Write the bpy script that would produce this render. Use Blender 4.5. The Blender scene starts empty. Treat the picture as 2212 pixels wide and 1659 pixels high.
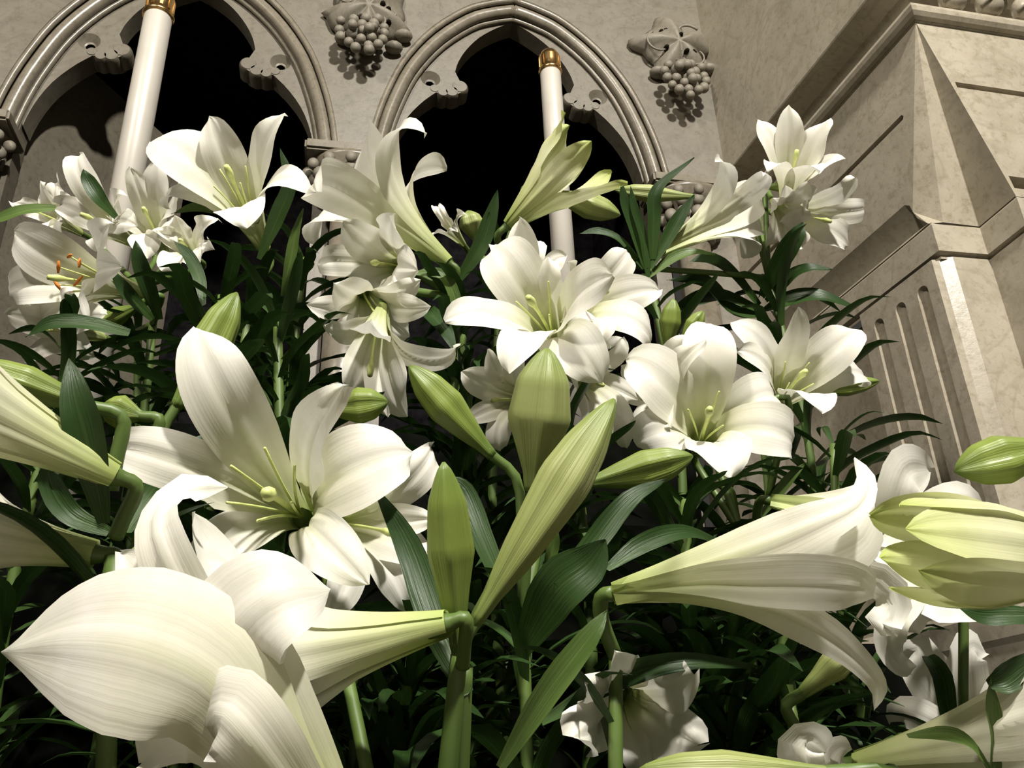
import bpy, bmesh, math, random
import numpy as np
from mathutils import Vector, Matrix
from mathutils.geometry import tessellate_polygon

random.seed(7); rng = np.random.default_rng(11)
SC = bpy.context.scene
COL = SC.collection
# ------------------------------------------------------------------ camera
FPX = 1917.0
RC = np.array([[0.98240629, 0.0475395, 0.18060418],
               [-0.18349826, 0.42555792, 0.88613139],
               [-0.0347313, -0.90368161, 0.4267942]])      # camera (right, down, forward) -> world
CAM = np.array([0.0, 0.0, 1.0])
cd = bpy.data.cameras.new('camera'); cam = bpy.data.objects.new('camera', cd); COL.objects.link(cam)
cd.sensor_width = 36.0; cd.lens = FPX / 2212 * 36.0; cd.clip_start = 0.02
_m = Matrix.Identity(4)
for _i in range(3):
    _m[_i][0] = RC[_i, 0]; _m[_i][1] = -RC[_i, 1]; _m[_i][2] = -RC[_i, 2]; _m[_i][3] = CAM[_i]
cam.matrix_world = _m
SC.camera = cam
# ------------------------------------------------------------------ world, lamps, exposure
w = bpy.data.worlds.new('world'); SC.world = w; w.use_nodes = True
w.node_tree.nodes['Background'].inputs[0].default_value = (1.0, 0.93, 0.82, 1)
w.node_tree.nodes['Background'].inputs[1].default_value = 0.045
def lamp(name, loc, target, power, size, color):
    l = bpy.data.lights.new(name, 'AREA'); l.energy = power; l.shape = 'DISK'; l.size = size; l.color = color
    o = bpy.data.objects.new(name, l); COL.objects.link(o); o.location = loc
    o.rotation_euler = (Vector(target) - Vector(loc)).to_track_quat('-Z', 'Y').to_euler()
lamp('ceiling_spotlight', (0.80, -2.05, 4.5), (0.3, 1.1, 1.8), 340, 0.24, (1.0, 0.95, 0.87))
lamp('nave_spotlight', (-1.8, -1.7, 3.9), (0.4, 1.1, 1.8), 120, 0.40, (1.0, 0.92, 0.80))
SC.view_settings.view_transform = 'Standard'; SC.view_settings.look = 'None'
SC.view_settings.gamma = 1.0; SC.view_settings.use_curve_mapping = False
SC.view_settings.exposure = 0.0
SC.cycles.max_bounces = 5; SC.cycles.diffuse_bounces = 3; SC.cycles.glossy_bounces = 2; SC.cycles.transmission_bounces = 2; SC.cycles.caustics_reflective = False; SC.cycles.caustics_refractive = False

# ------------------------------------------------------------------ helpers
def ray(px, py): return RC @ np.array([(px - 1106) / FPX, (py - 829.5) / FPX, 1.0])
def P(px, py, d): return CAM + ray(px, py) * d
def cdir(x, y, t):                      # camera-relative direction: right, up, towards the camera
    v = RC @ np.array([x, -y, -t], float); return v / np.linalg.norm(v)
def proj(p):
    c = (np.asarray(p) - CAM) @ RC
    return np.stack([c[..., 0] / c[..., 2] * FPX + 1106, c[..., 1] / c[..., 2] * FPX + 829.5], -1)
def unit(v): v = np.asarray(v, float); return v / (np.linalg.norm(v) + 1e-12)
def mesh_data(name, verts, faces, mat, smooth=True, uv=None):
    me = bpy.data.meshes.new(name); me.from_pydata([tuple(map(float, v)) for v in verts], [], faces)
    if mat: me.materials.append(mat)
    if smooth: me.polygons.foreach_set('use_smooth', [True] * len(me.polygons))
    if uv is not None:
        l = me.uv_layers.new(name='UVMap')
        idx = np.zeros(len(me.loops), int); me.loops.foreach_get('vertex_index', idx)
        l.data.foreach_set('uv', np.asarray(uv, float)[idx].ravel())
    me.update(); return me
def link(name, me, parent=None):
    o = bpy.data.objects.new(name, me); COL.objects.link(o)
    if parent is not None: o.parent = parent
    return o
def obj(name, verts, faces, mat, parent=None, smooth=True, uv=None):
    return link(name, mesh_data(name, verts, faces, mat, smooth, uv), parent)
def empty(name, parent=None):
    o = bpy.data.objects.new(name, None); COL.objects.link(o); o.empty_display_size = 0.02
    if parent is not None: o.parent = parent
    return o
def tag(o, label=None, cat=None, group=None, kind=None):
    if label: o['label'] = label
    if cat: o['category'] = cat
    if group: o['group'] = group
    if kind: o['kind'] = kind
    return o
def autosmooth(o, deg=35):
    for p in o.data.polygons: p.use_smooth = True
    try: o.data.set_sharp_from_angle(angle=math.radians(deg))
    except Exception: pass
    return o
def catmull(pts, n):
    pts = [np.asarray(p, float) for p in pts]
    if len(pts) == 2: return np.array([pts[0] + (pts[1] - pts[0]) * t for t in np.linspace(0, 1, n)])
    q = [2 * pts[0] - pts[1]] + pts + [2 * pts[-1] - pts[-2]]
    out = []; m = len(pts) - 1
    for t in np.linspace(0, m, n):
        i = min(int(t), m - 1); u = t - i; a, b, c, d = q[i], q[i + 1], q[i + 2], q[i + 3]
        out.append(.5 * (2 * b + (c - a) * u + (2 * a - 5 * b + 4 * c - d) * u * u + (3 * b - a - 3 * c + d) * u ** 3))
    return np.array(out)
def frames(pts):
    t = np.gradient(pts, axis=0); t /= np.linalg.norm(t, axis=1)[:, None] + 1e-12
    ref = np.array([0, 0, 1.0]) if abs(t[0][2]) < .9 else np.array([1.0, 0, 0])
    n = unit(np.cross(t[0], ref)); N = []
    for k in range(len(pts)):
        n = unit(n - t[k] * n.dot(t[k])); N.append(n)
    N = np.array(N); return t, N, np.cross(t, N)
def tube_geo(pts, rad, seg=8, caps=True):
    pts = np.asarray(pts, float); rad = np.broadcast_to(np.asarray(rad, float), (len(pts),))
    t, N, B = frames(pts); V = []; Fc = []
    for k in range(len(pts)):
        for j in range(seg):
            a = 2 * math.pi * j / seg
            V.append(pts[k] + rad[k] * (math.cos(a) * N[k] + math.sin(a) * B[k]))
    for k in range(len(pts) - 1):
        for j in range(seg):
            j2 = (j + 1) % seg
            Fc.append((k * seg + j, k * seg + j2, (k + 1) * seg + j2, (k + 1) * seg + j))
    if caps:
        Fc.append(tuple(range(seg))[::-1]); Fc.append(tuple((len(pts) - 1) * seg + j for j in range(seg)))
    return V, Fc
def tube(name, pts, rad, mat, parent=None, seg=8):
    V, Fc = tube_geo(pts, rad, seg); return obj(name, V, Fc, mat, parent)
def lathe_geo(profile, seg=24):                       # profile: (r, z) from bottom to top
    V = []; Fc = []
    for r, z in profile:
        for j in range(seg):
            a = 2 * math.pi * j / seg; V.append((r * math.cos(a), r * math.sin(a), z))
    for k in range(len(profile) - 1):
        for j in range(seg):
            j2 = (j + 1) % seg; Fc.append((k * seg + j, k * seg + j2, (k + 1) * seg + j2, (k + 1) * seg + j))
    Fc.append(tuple(range(seg))[::-1]); Fc.append(tuple((len(profile) - 1) * seg + j for j in range(seg)))
    return V, Fc
def box_geo(x0, x1, y0, y1, z0, z1):
    V = [(x, y, z) for z in (z0, z1) for y in (y0, y1) for x in (x0, x1)]
    return V, [(0, 2, 3, 1), (4, 5, 7, 6), (0, 1, 5, 4), (2, 6, 7, 3), (0, 4, 6, 2), (1, 3, 7, 5)]
def box(name, b, mat, parent=None, bevel=0.0):
    V, Fc = box_geo(*b); o = obj(name, V, Fc, mat, parent, smooth=False)
    if bevel:
        bm = bmesh.new(); bm.from_mesh(o.data)
        bmesh.ops.bevel(bm, geom=bm.edges[:], offset=bevel, segments=2, affect='EDGES'); bm.to_mesh(o.data); bm.free(); autosmooth(o, 40)
    return o
def join_geo(*gs):
    V = []; Fc = []
    for v, f in gs:
        k = len(V); V += [tuple(x) for x in v]; Fc += [tuple(i + k for i in q) for q in f]
    return V, Fc
def sphere_geo(c, r, seg=12, rings=8, squash=(1, 1, 1)):
    V = []; Fc = []
    for i in range(1, rings):
        a = math.pi * i / rings
        for j in range(seg):
            b = 2 * math.pi * j / seg
            V.append((c[0] + r * squash[0] * math.sin(a) * math.cos(b), c[1] + r * squash[1] * math.sin(a) * math.sin(b), c[2] + r * squash[2] * math.cos(a)))
    top = len(V); V.append((c[0], c[1], c[2] + r * squash[2])); V.append((c[0], c[1], c[2] - r * squash[2]))
    for i in range(rings - 2):
        for j in range(seg):
            j2 = (j + 1) % seg; Fc.append((i * seg + j, (i + 1) * seg + j, (i + 1) * seg + j2, i * seg + j2))
    for j in range(seg):
        j2 = (j + 1) % seg; Fc.append((top, j, j2)); Fc.append((top + 1, (rings - 2) * seg + j2, (rings - 2) * seg + j))
    return V, Fc

# ------------------------------------------------------------------ materials
def newmat(name):
    m = bpy.data.materials.new(name); m.use_nodes = True; nt = m.node_tree
    return m, nt, nt.nodes['Principled BSDF'], nt.nodes['Material Output']
def nd(nt, typ, **kw):
    n = nt.nodes.new(typ)
    for k, v in kw.items(): setattr(n, k, v)
    return n
def ramp(nt, stops):
    r = nd(nt, 'ShaderNodeValToRGB'); e = r.color_ramp.elements
    while len(e) < len(stops): e.new(0.5)
    for q, (p, c) in zip(e, stops): q.position = p; q.color = (*c, 1)
    return r
def marble_mat(name, base, dark, vein, rough=0.5, scale=1.0):
    m, nt, b, out = newmat(name); L = nt.links
    tc = nd(nt, 'ShaderNodeTexCoord')
    n1 = nd(nt, 'ShaderNodeTexNoise'); n1.inputs['Scale'].default_value = 9 * scale; n1.inputs['Detail'].default_value = 8; n1.inputs['Roughness'].default_value = .7
    n2 = nd(nt, 'ShaderNodeTexNoise'); n2.inputs['Scale'].default_value = 55 * scale; n2.inputs['Detail'].default_value = 6; n2.inputs['Roughness'].default_value = .75
    n3 = nd(nt, 'ShaderNodeTexNoise'); n3.inputs['Scale'].default_value = 3.2 * scale; n3.inputs['Detail'].default_value = 10; n3.inputs['Distortion'].default_value = 1.8
    for n in (n1, n2, n3): L.new(tc.outputs['Object'], n.inputs['Vector'])
    r1 = ramp(nt, [(.32, dark), (.62, base)]); L.new(n1.outputs[0], r1.inputs[0])
    r2 = ramp(nt, [(.30, (.62, .58, .46)), (.50, (1, 1, 1)), (.72, (1.0, .96, .86))]); L.new(n2.outputs[0], r2.inputs[0])
    mx = nd(nt, 'ShaderNodeMix', data_type='RGBA', blend_type='MULTIPLY'); mx.inputs[0].default_value = .8
    L.new(r1.outputs[0], mx.inputs[6]); L.new(r2.outputs[0], mx.inputs[7])
    r3 = ramp(nt, [(.47, (0, 0, 0)), (.5, (1, 1, 1)), (.53, (0, 0, 0))]); L.new(n3.outputs[0], r3.inputs[0])
    sc = nd(nt, 'ShaderNodeMath', operation='MULTIPLY'); sc.inputs[1].default_value = .35; L.new(r3.outputs[0], sc.inputs[0])
    m2 = nd(nt, 'ShaderNodeMix', data_type='RGBA'); m2.inputs[7].default_value = (*vein, 1)
    L.new(sc.outputs[0], m2.inputs[0]); L.new(mx.outputs[2], m2.inputs[6]); L.new(m2.outputs[2], b.inputs['Base Color'])
    b.inputs['Roughness'].default_value = rough
    bp = nd(nt, 'ShaderNodeBump'); bp.inputs['Strength'].default_value = .12; bp.inputs['Distance'].default_value = .004
    L.new(n2.outputs[0], bp.inputs['Height']); L.new(bp.outputs[0], b.inputs['Normal'])
    return m
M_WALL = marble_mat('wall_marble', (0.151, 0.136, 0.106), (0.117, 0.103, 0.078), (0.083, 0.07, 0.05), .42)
M_CARVE = marble_mat('carved_stone', (0.183, 0.165, 0.131), (0.144, 0.129, 0.098), (0.101, 0.086, 0.062), .6, 1.6)
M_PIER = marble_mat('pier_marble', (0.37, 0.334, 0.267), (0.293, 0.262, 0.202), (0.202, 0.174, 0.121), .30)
M_MOULD = marble_mat('moulding_marble', (0.191, 0.17, 0.132), (0.132, 0.116, 0.087), (0.089, 0.076, 0.053), .28)
def simple(name, col, rough=.6, metal=0.0, noise=0.0, scale=40, spec=.5):
    m, nt, b, out = newmat(name); b.inputs['Specular IOR Level'].default_value = spec; b.inputs['Base Color'].default_value = (*col, 1)
    b.inputs['Roughness'].default_value = rough; b.inputs['Metallic'].default_value = metal
    if noise:
        tc = nd(nt, 'ShaderNodeTexCoord'); n = nd(nt, 'ShaderNodeTexNoise'); n.inputs['Scale'].default_value = scale; n.inputs['Detail'].default_value = 4
        nt.links.new(tc.outputs['Object'], n.inputs['Vector'])
        r = ramp(nt, [(.3, tuple(c * (1 - noise) for c in col)), (.7, tuple(min(1, c * (1 + noise)) for c in col))])
        nt.links.new(n.outputs[0], r.inputs[0]); nt.links.new(r.outputs[0], b.inputs['Base Color'])
    return m
M_NICHE = simple('niche_painted_shade', (.010, .009, .010), .8, 0, .5, 30, 0.0)  # unlit depth of the niches painted in as a near-black colour
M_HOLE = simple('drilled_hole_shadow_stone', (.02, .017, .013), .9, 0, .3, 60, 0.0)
M_CANDLE = simple('candle_enamel', (.44, .415, .365), .38, 0, .05, 14)
M_BRASS = simple('polished_brass', (.78, .50, .20), .22, 1.0, .15, 60)
M_STEP_SHADE = simple('steps_painted_shade', (.004, .0045, .0035), .95, 0, .4, 25, 0.0)  # near-black colour stands in for the shade between stems and leaves
M_FLOOR = marble_mat('floor_marble', (.30, .27, .22), (.2, .18, .14), (.15, .12, .1), .4)

def plant_mat(name, stops, transl, rough, vein_scale=0.0, vein_amt=0.0, mid=None, side=None, spec=.5, tcol=None):
    """colour runs along the piece (UV v, base to tip); mid: (colour, width, strength) along the midrib (UV u = .5)"""
    m, nt, b, out = newmat(name); L = nt.links
    uv = nd(nt, 'ShaderNodeUVMap'); sep = nd(nt, 'ShaderNodeSeparateXYZ'); L.new(uv.outputs[0], sep.inputs[0])
    r = ramp(nt, stops); L.new(sep.outputs[1], r.inputs[0]); col = r.outputs[0]
    def absu(off=.5):
        s = nd(nt, 'ShaderNodeMath', operation='SUBTRACT'); s.inputs[1].default_value = off; L.new(sep.outputs[0], s.inputs[0])
        a = nd(nt, 'ShaderNodeMath', operation='ABSOLUTE'); L.new(s.outputs[0], a.inputs[0]); return a.outputs[0]
    if mid:
        c, wd, st = mid
        mr = nd(nt, 'ShaderNodeMapRange', interpolation_type='SMOOTHSTEP'); mr.inputs[1].default_value = wd; mr.inputs[2].default_value = 0; mr.inputs[3].default_value = 0; mr.inputs[4].default_value = st
        L.new(absu(), mr.inputs[0])
        mv = nd(nt, 'ShaderNodeMapRange', interpolation_type='SMOOTHSTEP'); mv.inputs[1].default_value = .95; mv.inputs[2].default_value = .1
        L.new(sep.outputs[1], mv.inputs[0])
        mm = nd(nt, 'ShaderNodeMath', operation='MULTIPLY'); L.new(mr.outputs[0], mm.inputs[0]); L.new(mv.outputs[0], mm.inputs[1])
        fac = mm.outputs[0]
        if side == 'back':
            g = nd(nt, 'ShaderNodeNewGeometry'); m3 = nd(nt, 'ShaderNodeMath', operation='MULTIPLY'); L.new(fac, m3.inputs[0]); L.new(g.outputs['Backfacing'], m3.inputs[1]); fac = m3.outputs[0]
        mx = nd(nt, 'ShaderNodeMix', data_type='RGBA'); mx.inputs[7].default_value = (*c, 1)
        L.new(fac, mx.inputs[0]); L.new(col, mx.inputs[6]); col = mx.outputs[2]
    tc = nd(nt, 'ShaderNodeTexCoord'); n = nd(nt, 'ShaderNodeTexNoise'); n.inputs['Scale'].default_value = 45; n.inputs['Detail'].default_value = 5
    L.new(tc.outputs['Object'], n.inputs['Vector'])
    rr = ramp(nt, [(.3, (.90, .90, .84)), (.7, (1, 1, 1))]); L.new(n.outputs[0], rr.inputs[0])
    mx = nd(nt, 'ShaderNodeMix', data_type='RGBA', blend_type='MULTIPLY'); mx.inputs[0].default_value = 1
    L.new(col, mx.inputs[6]); L.new(rr.outputs[0], mx.inputs[7]); col = mx.outputs[2]
    L.new(col, b.inputs['Base Color']); b.inputs['Roughness'].default_value = rough; b.inputs['Specular IOR Level'].default_value = spec
    if vein_scale:
        s = nd(nt, 'ShaderNodeMath', operation='MULTIPLY'); s.inputs[1].default_value = vein_scale; L.new(sep.outputs[0], s.inputs[0])
        cb = nd(nt, 'ShaderNodeCombineXYZ'); L.new(s.outputs[0], cb.inputs[0]); L.new(sep.outputs[1], cb.inputs[1])
        v = nd(nt, 'ShaderNodeTexNoise'); v.inputs['Scale'].default_value = 1.0; v.inputs['Detail'].default_value = 3; L.new(cb.outputs[0], v.inputs['Vector'])
        bp = nd(nt, 'ShaderNodeBump'); bp.inputs['Strength'].default_value = vein_amt; bp.inputs['Distance'].default_value = .003
        L.new(v.outputs[0], bp.inputs['Height']); L.new(bp.outputs[0], b.inputs['Normal'])
    if transl:
        t = nd(nt, 'ShaderNodeBsdfTranslucent')
        if tcol:
            mt = nd(nt, 'ShaderNodeMix', data_type='RGBA', blend_type='MULTIPLY'); mt.inputs[0].default_value = 1; mt.inputs[7].default_value = (*tcol, 1)
            L.new(col, mt.inputs[6]); L.new(mt.outputs[2], t.inputs[0])
        else: L.new(col, t.inputs[0])
        ms = nd(nt, 'ShaderNodeMixShader'); ms.inputs[0].default_value = transl
        L.new(b.outputs[0], ms.inputs[1]); L.new(t.outputs[0], ms.inputs[2]); L.new(ms.outputs[0], out.inputs[0])
    return m
M_PETAL = plant_mat('lily_petal_white', [(0.0, (.50, .60, .20)), (.22, (.66, .70, .40)), (.48, (.82, .81, .68)), (.75, (.88, .86, .81)), (1, (.88, .87, .80))],
                    .30, .48, 22, .09, ((.60, .66, .32), .10, .55), 'back', .3)
M_PETAL_G = plant_mat('lily_petal_greenish', [(0.0, (.32, .40, .10)), (.30, (.56, .59, .30)), (.65, (.72, .73, .50)), (.88, (.60, .64, .30)), (1, (.42, .50, .13))],
                      .28, .48, 22, .12, ((.40, .52, .10), .14, .7), 'back', .3)
M_BUD = plant_mat('lily_bud_green', [(0.0, (.09, .15, .025)), (.3, (.16, .22, .04)), (.7, (.20, .265, .05)), (1, (.13, .195, .035))], 0, .42, 26, .3)
M_BUD_W = plant_mat('lily_bud_pale', [(0.0, (.16, .22, .05)), (.35, (.27, .31, .10)), (.7, (.30, .34, .125)), (1, (.17, .235, .05))], 0, .45, 26, .35)
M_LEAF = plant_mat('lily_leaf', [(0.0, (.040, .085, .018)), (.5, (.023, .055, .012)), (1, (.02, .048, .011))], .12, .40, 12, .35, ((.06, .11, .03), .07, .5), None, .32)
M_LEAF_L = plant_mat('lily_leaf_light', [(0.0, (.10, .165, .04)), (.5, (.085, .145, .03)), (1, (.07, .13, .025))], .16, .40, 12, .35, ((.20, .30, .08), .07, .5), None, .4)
M_STEM = plant_mat('lily_stem', [(0.0, (.04, .08, .015)), (1, (.10, .16, .035))], 0, .45)
M_PISTIL = simple('pistil_pale_green', (.55, .62, .22), .5, 0, .15, 90)
M_ANTHER = simple('anther_yellow', (.72, .50, .06), .8, 0, .25, 200)
M_ANTHER_O = simple('anther_orange', (.50, .17, .02), .8, 0, .3, 200)
# ------------------------------------------------------------------ the marble wall with its arches
YW = 1.90
ARCHES = (-0.484, 0.4425); SPRING = 2.45
_AR = [(.435, 2.45), (.429, 2.56), (.412, 2.687), (.381, 2.81), (.334, 2.935), (.255, 3.060), (.155, 3.160), (.075, 3.203), (0, 3.228)]
def arch_half(off=0.0, n=28):
    c = catmull([np.array(q) for q in _AR], n); t = np.gradient(c, axis=0); t /= np.linalg.norm(t, axis=1)[:, None]
    nrm = np.stack([-t[:, 1], t[:, 0]], 1)               # towards the opening
    q = c + nrm * off
    if off:                                              # mitre at the crown
        k = q[:, 0] >= 0; q = q[k]; z = q[-1][1] + (q[-1][1] - q[-2][1]) / max(1e-6, q[-2][0] - q[-1][0]) * q[-1][0]; q = np.vstack([q, [0, z]])
    return q
def arch_pts(cx, off=0.0, bottom=None):
    h = arch_half(off); r = [(cx + x, z) for x, z in h]; l = [(cx - x, z) for x, z in h[:-1]][::-1]
    pts = r + l
    if bottom is not None: pts = [(pts[0][0], bottom)] + pts + [(pts[-1][0], bottom)]
    return pts
def plate_geo(loops, y, flip=False):
    V = []; T = []
    tri = tessellate_polygon([[Vector((x, z, 0)) for x, z in lp] for lp in loops])
    for lp in loops: V += [(x, y, z) for x, z in lp]
    for t in tri:
        a, b, c = (Vector((V[i][0], V[i][2])) for i in t)
        cr = (b - a).cross(c - a)
        T.append(tuple(t) if cr > 0 else tuple(t)[::-1])
    return V, T
def strip_geo(a, b, closed=True):
    n = len(a); V = [tuple(p) for p in a] + [tuple(p) for p in b]; Fc = []
    for i in range(n if closed else n - 1):
        j = (i + 1) % n; Fc.append((i, j, n + j, n + i))
    return V, Fc
Z0W = 1.30
outer = [(-1.75, Z0W), (1.30, Z0W), (1.30, 4.2), (-1.75, 4.2)]
holes = [arch_pts(cx, 0, Z0W + .05) for cx in ARCHES]
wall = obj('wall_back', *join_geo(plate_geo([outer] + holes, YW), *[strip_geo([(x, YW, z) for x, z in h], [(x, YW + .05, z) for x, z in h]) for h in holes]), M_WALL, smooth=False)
tag(wall, 'pale marble wall with pointed gothic arches above the lilies', kind='structure')
def trefoil(cx):
    """cusped opening: apex, upper foil, cusp, lower foil"""
    r = [(0, 3.172), (.052, 3.140), (.106, 3.092), (.146, 3.036), (.170, 2.985), (.180, 2.945), (.168, 2.915), (.158, 2.885), (.170, 2.862), (.205, 2.858), (.236, 2.858),
         (.276, 2.815), (.318, 2.752), (.346, 2.680), (.362, 2.600), (.368, 2.500), (.370, Z0W + .08)]
    right = catmull([np.array(p) for p in r[:6]], 16).tolist() + catmull([np.array(p) for p in r[5:11]], 14).tolist()[1:] + catmull([np.array(p) for p in r[10:]], 16).tolist()[1:]
    left = [(-x, z) for x, z in right[1:]][::-1]
    return [(cx + x, z) for x, z in (left + right)]
def circle(cx, cz, r, n=20): return [(cx + r * math.cos(2 * math.pi * i / n), cz + r * math.sin(2 * math.pi * i / n)) for i in range(n)]
EYE, EZ = 0.252, 2.908
for cx in ARCHES:
    # fillet and roll mouldings round the arch
    for dh, dy, r in ((.006, .008, .009), (.030, .026, .0185), (.050, .040, .008)):
        h = arch_half(dh)
        for s in (1, -1): tube('arch_moulding', [(cx + s * x, YW + dy, z) for x, z in h], r, M_MOULD, wall, 12)
    yp = YW + .048
    eyes = [circle(cx - EYE, EZ, .029), circle(cx + EYE, EZ, .029)]
    op = trefoil(cx); lo = arch_pts(cx, .022, Z0W + .06)
    autosmooth(obj('cusped_tracery', *join_geo(plate_geo([lo, op] + eyes, yp), strip_geo([(x, yp, z) for x, z in op], [(x, yp + .060, z) for x, z in op])), M_WALL, wall), 30)
    for s in (-1, 1):
        ex = cx + s * EYE
        a = circle(ex, EZ, .029); b2 = circle(ex, EZ - .004, .016); c2 = circle(ex, EZ - .006, .0125)
        eye = obj('eye_hole', *join_geo(strip_geo([(x, yp, z) for x, z in a], [(x, yp + .016, z) for x, z in b2]), strip_geo([(x, yp + .016, z) for x, z in b2], [(x, yp + .018, z) for x, z in c2])), M_WALL, wall)
        obj('eye_pit', *join_geo(strip_geo([(x, yp + .018, z) for x, z in c2], [(x, yp + .06, z) for x, z in c2]), plate_geo([c2], yp + .06)), M_HOLE, eye)
        # three-lobed boss on the tip of the cusp: flat-faced lobes
        gs = []
        for (bx, bz, r) in ((.166, 2.890, .026), (.190, 2.868, .022), (.216, 2.862, .018), (.240, 2.872, .016)):
            prof = [(r, .050), (r, .012), (r * .93, .003), (r * .78, -.002)]
            V, Fc = lathe_geo(prof, 18); gs.append(([(cx + s * (bx + v[0]), yp + v[2], bz + v[1]) for v in V], Fc))
        autosmooth(obj('cusp_boss', *join_geo(*gs), M_WALL, wall), 50)
    # the deep dark niche behind
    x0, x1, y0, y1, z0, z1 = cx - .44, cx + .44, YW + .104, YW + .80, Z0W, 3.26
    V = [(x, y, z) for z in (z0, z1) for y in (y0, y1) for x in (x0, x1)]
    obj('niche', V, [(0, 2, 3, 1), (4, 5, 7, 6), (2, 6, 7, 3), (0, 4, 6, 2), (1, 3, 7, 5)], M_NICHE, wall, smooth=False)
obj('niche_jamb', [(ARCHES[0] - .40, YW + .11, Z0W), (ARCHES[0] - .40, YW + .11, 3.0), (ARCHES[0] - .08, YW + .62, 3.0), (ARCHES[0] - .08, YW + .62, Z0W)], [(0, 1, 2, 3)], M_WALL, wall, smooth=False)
# capitals at the springing of the arches
def capital(cx):
    c = tag(empty('column_capital', wall))
    box('abacus', (cx - .118, cx + .118, YW - .075, YW + .06, 2.515, 2.548), M_MOULD, c, .006)
    V, Fc = lathe_geo([(.050, 0), (.054, .03), (.060, .07), (.080, .115), (.102, .135), (.104, .145)], 28)
    obj('bell', [(x + cx, y * .7 + YW - .01, z + 2.372) for x, y, z in V], Fc, M_MOULD, c)
    V, Fc = lathe_geo([(.058, 0), (.063, .008), (.058, .016)], 24)
    obj('necking', [(x + cx, y * .7 + YW - .01, z + 2.36) for x, y, z in V], Fc, M_MOULD, c)
    V, Fc = lathe_geo([(.045, 0), (.045, 1.0)], 24)
    obj('shaft', [(x + cx, y * .7 + YW - .01, z + 1.37) for x, y, z in V], Fc, M_MOULD, c)
    for k in range(7):                          # curled leaves round the bell
        a = math.pi + math.pi * k / 6
        gs = []
        for q in range(4):
            rr = .064 + .013 * q + (.006 if q == 3 else 0); zz = 2.395 + .034 * q - (.012 if q == 3 else 0)
            gs.append(sphere_geo((cx + rr * math.cos(a), YW - .01 + .72 * rr * math.sin(a), zz), .021 - .002 * q, 10, 7, (1, .8, 1.1)))
        obj('carved_leaf', *join_geo(*gs), M_CARVE, c)
for cx in (-.947, -.021, .906): capital(cx)
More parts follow.
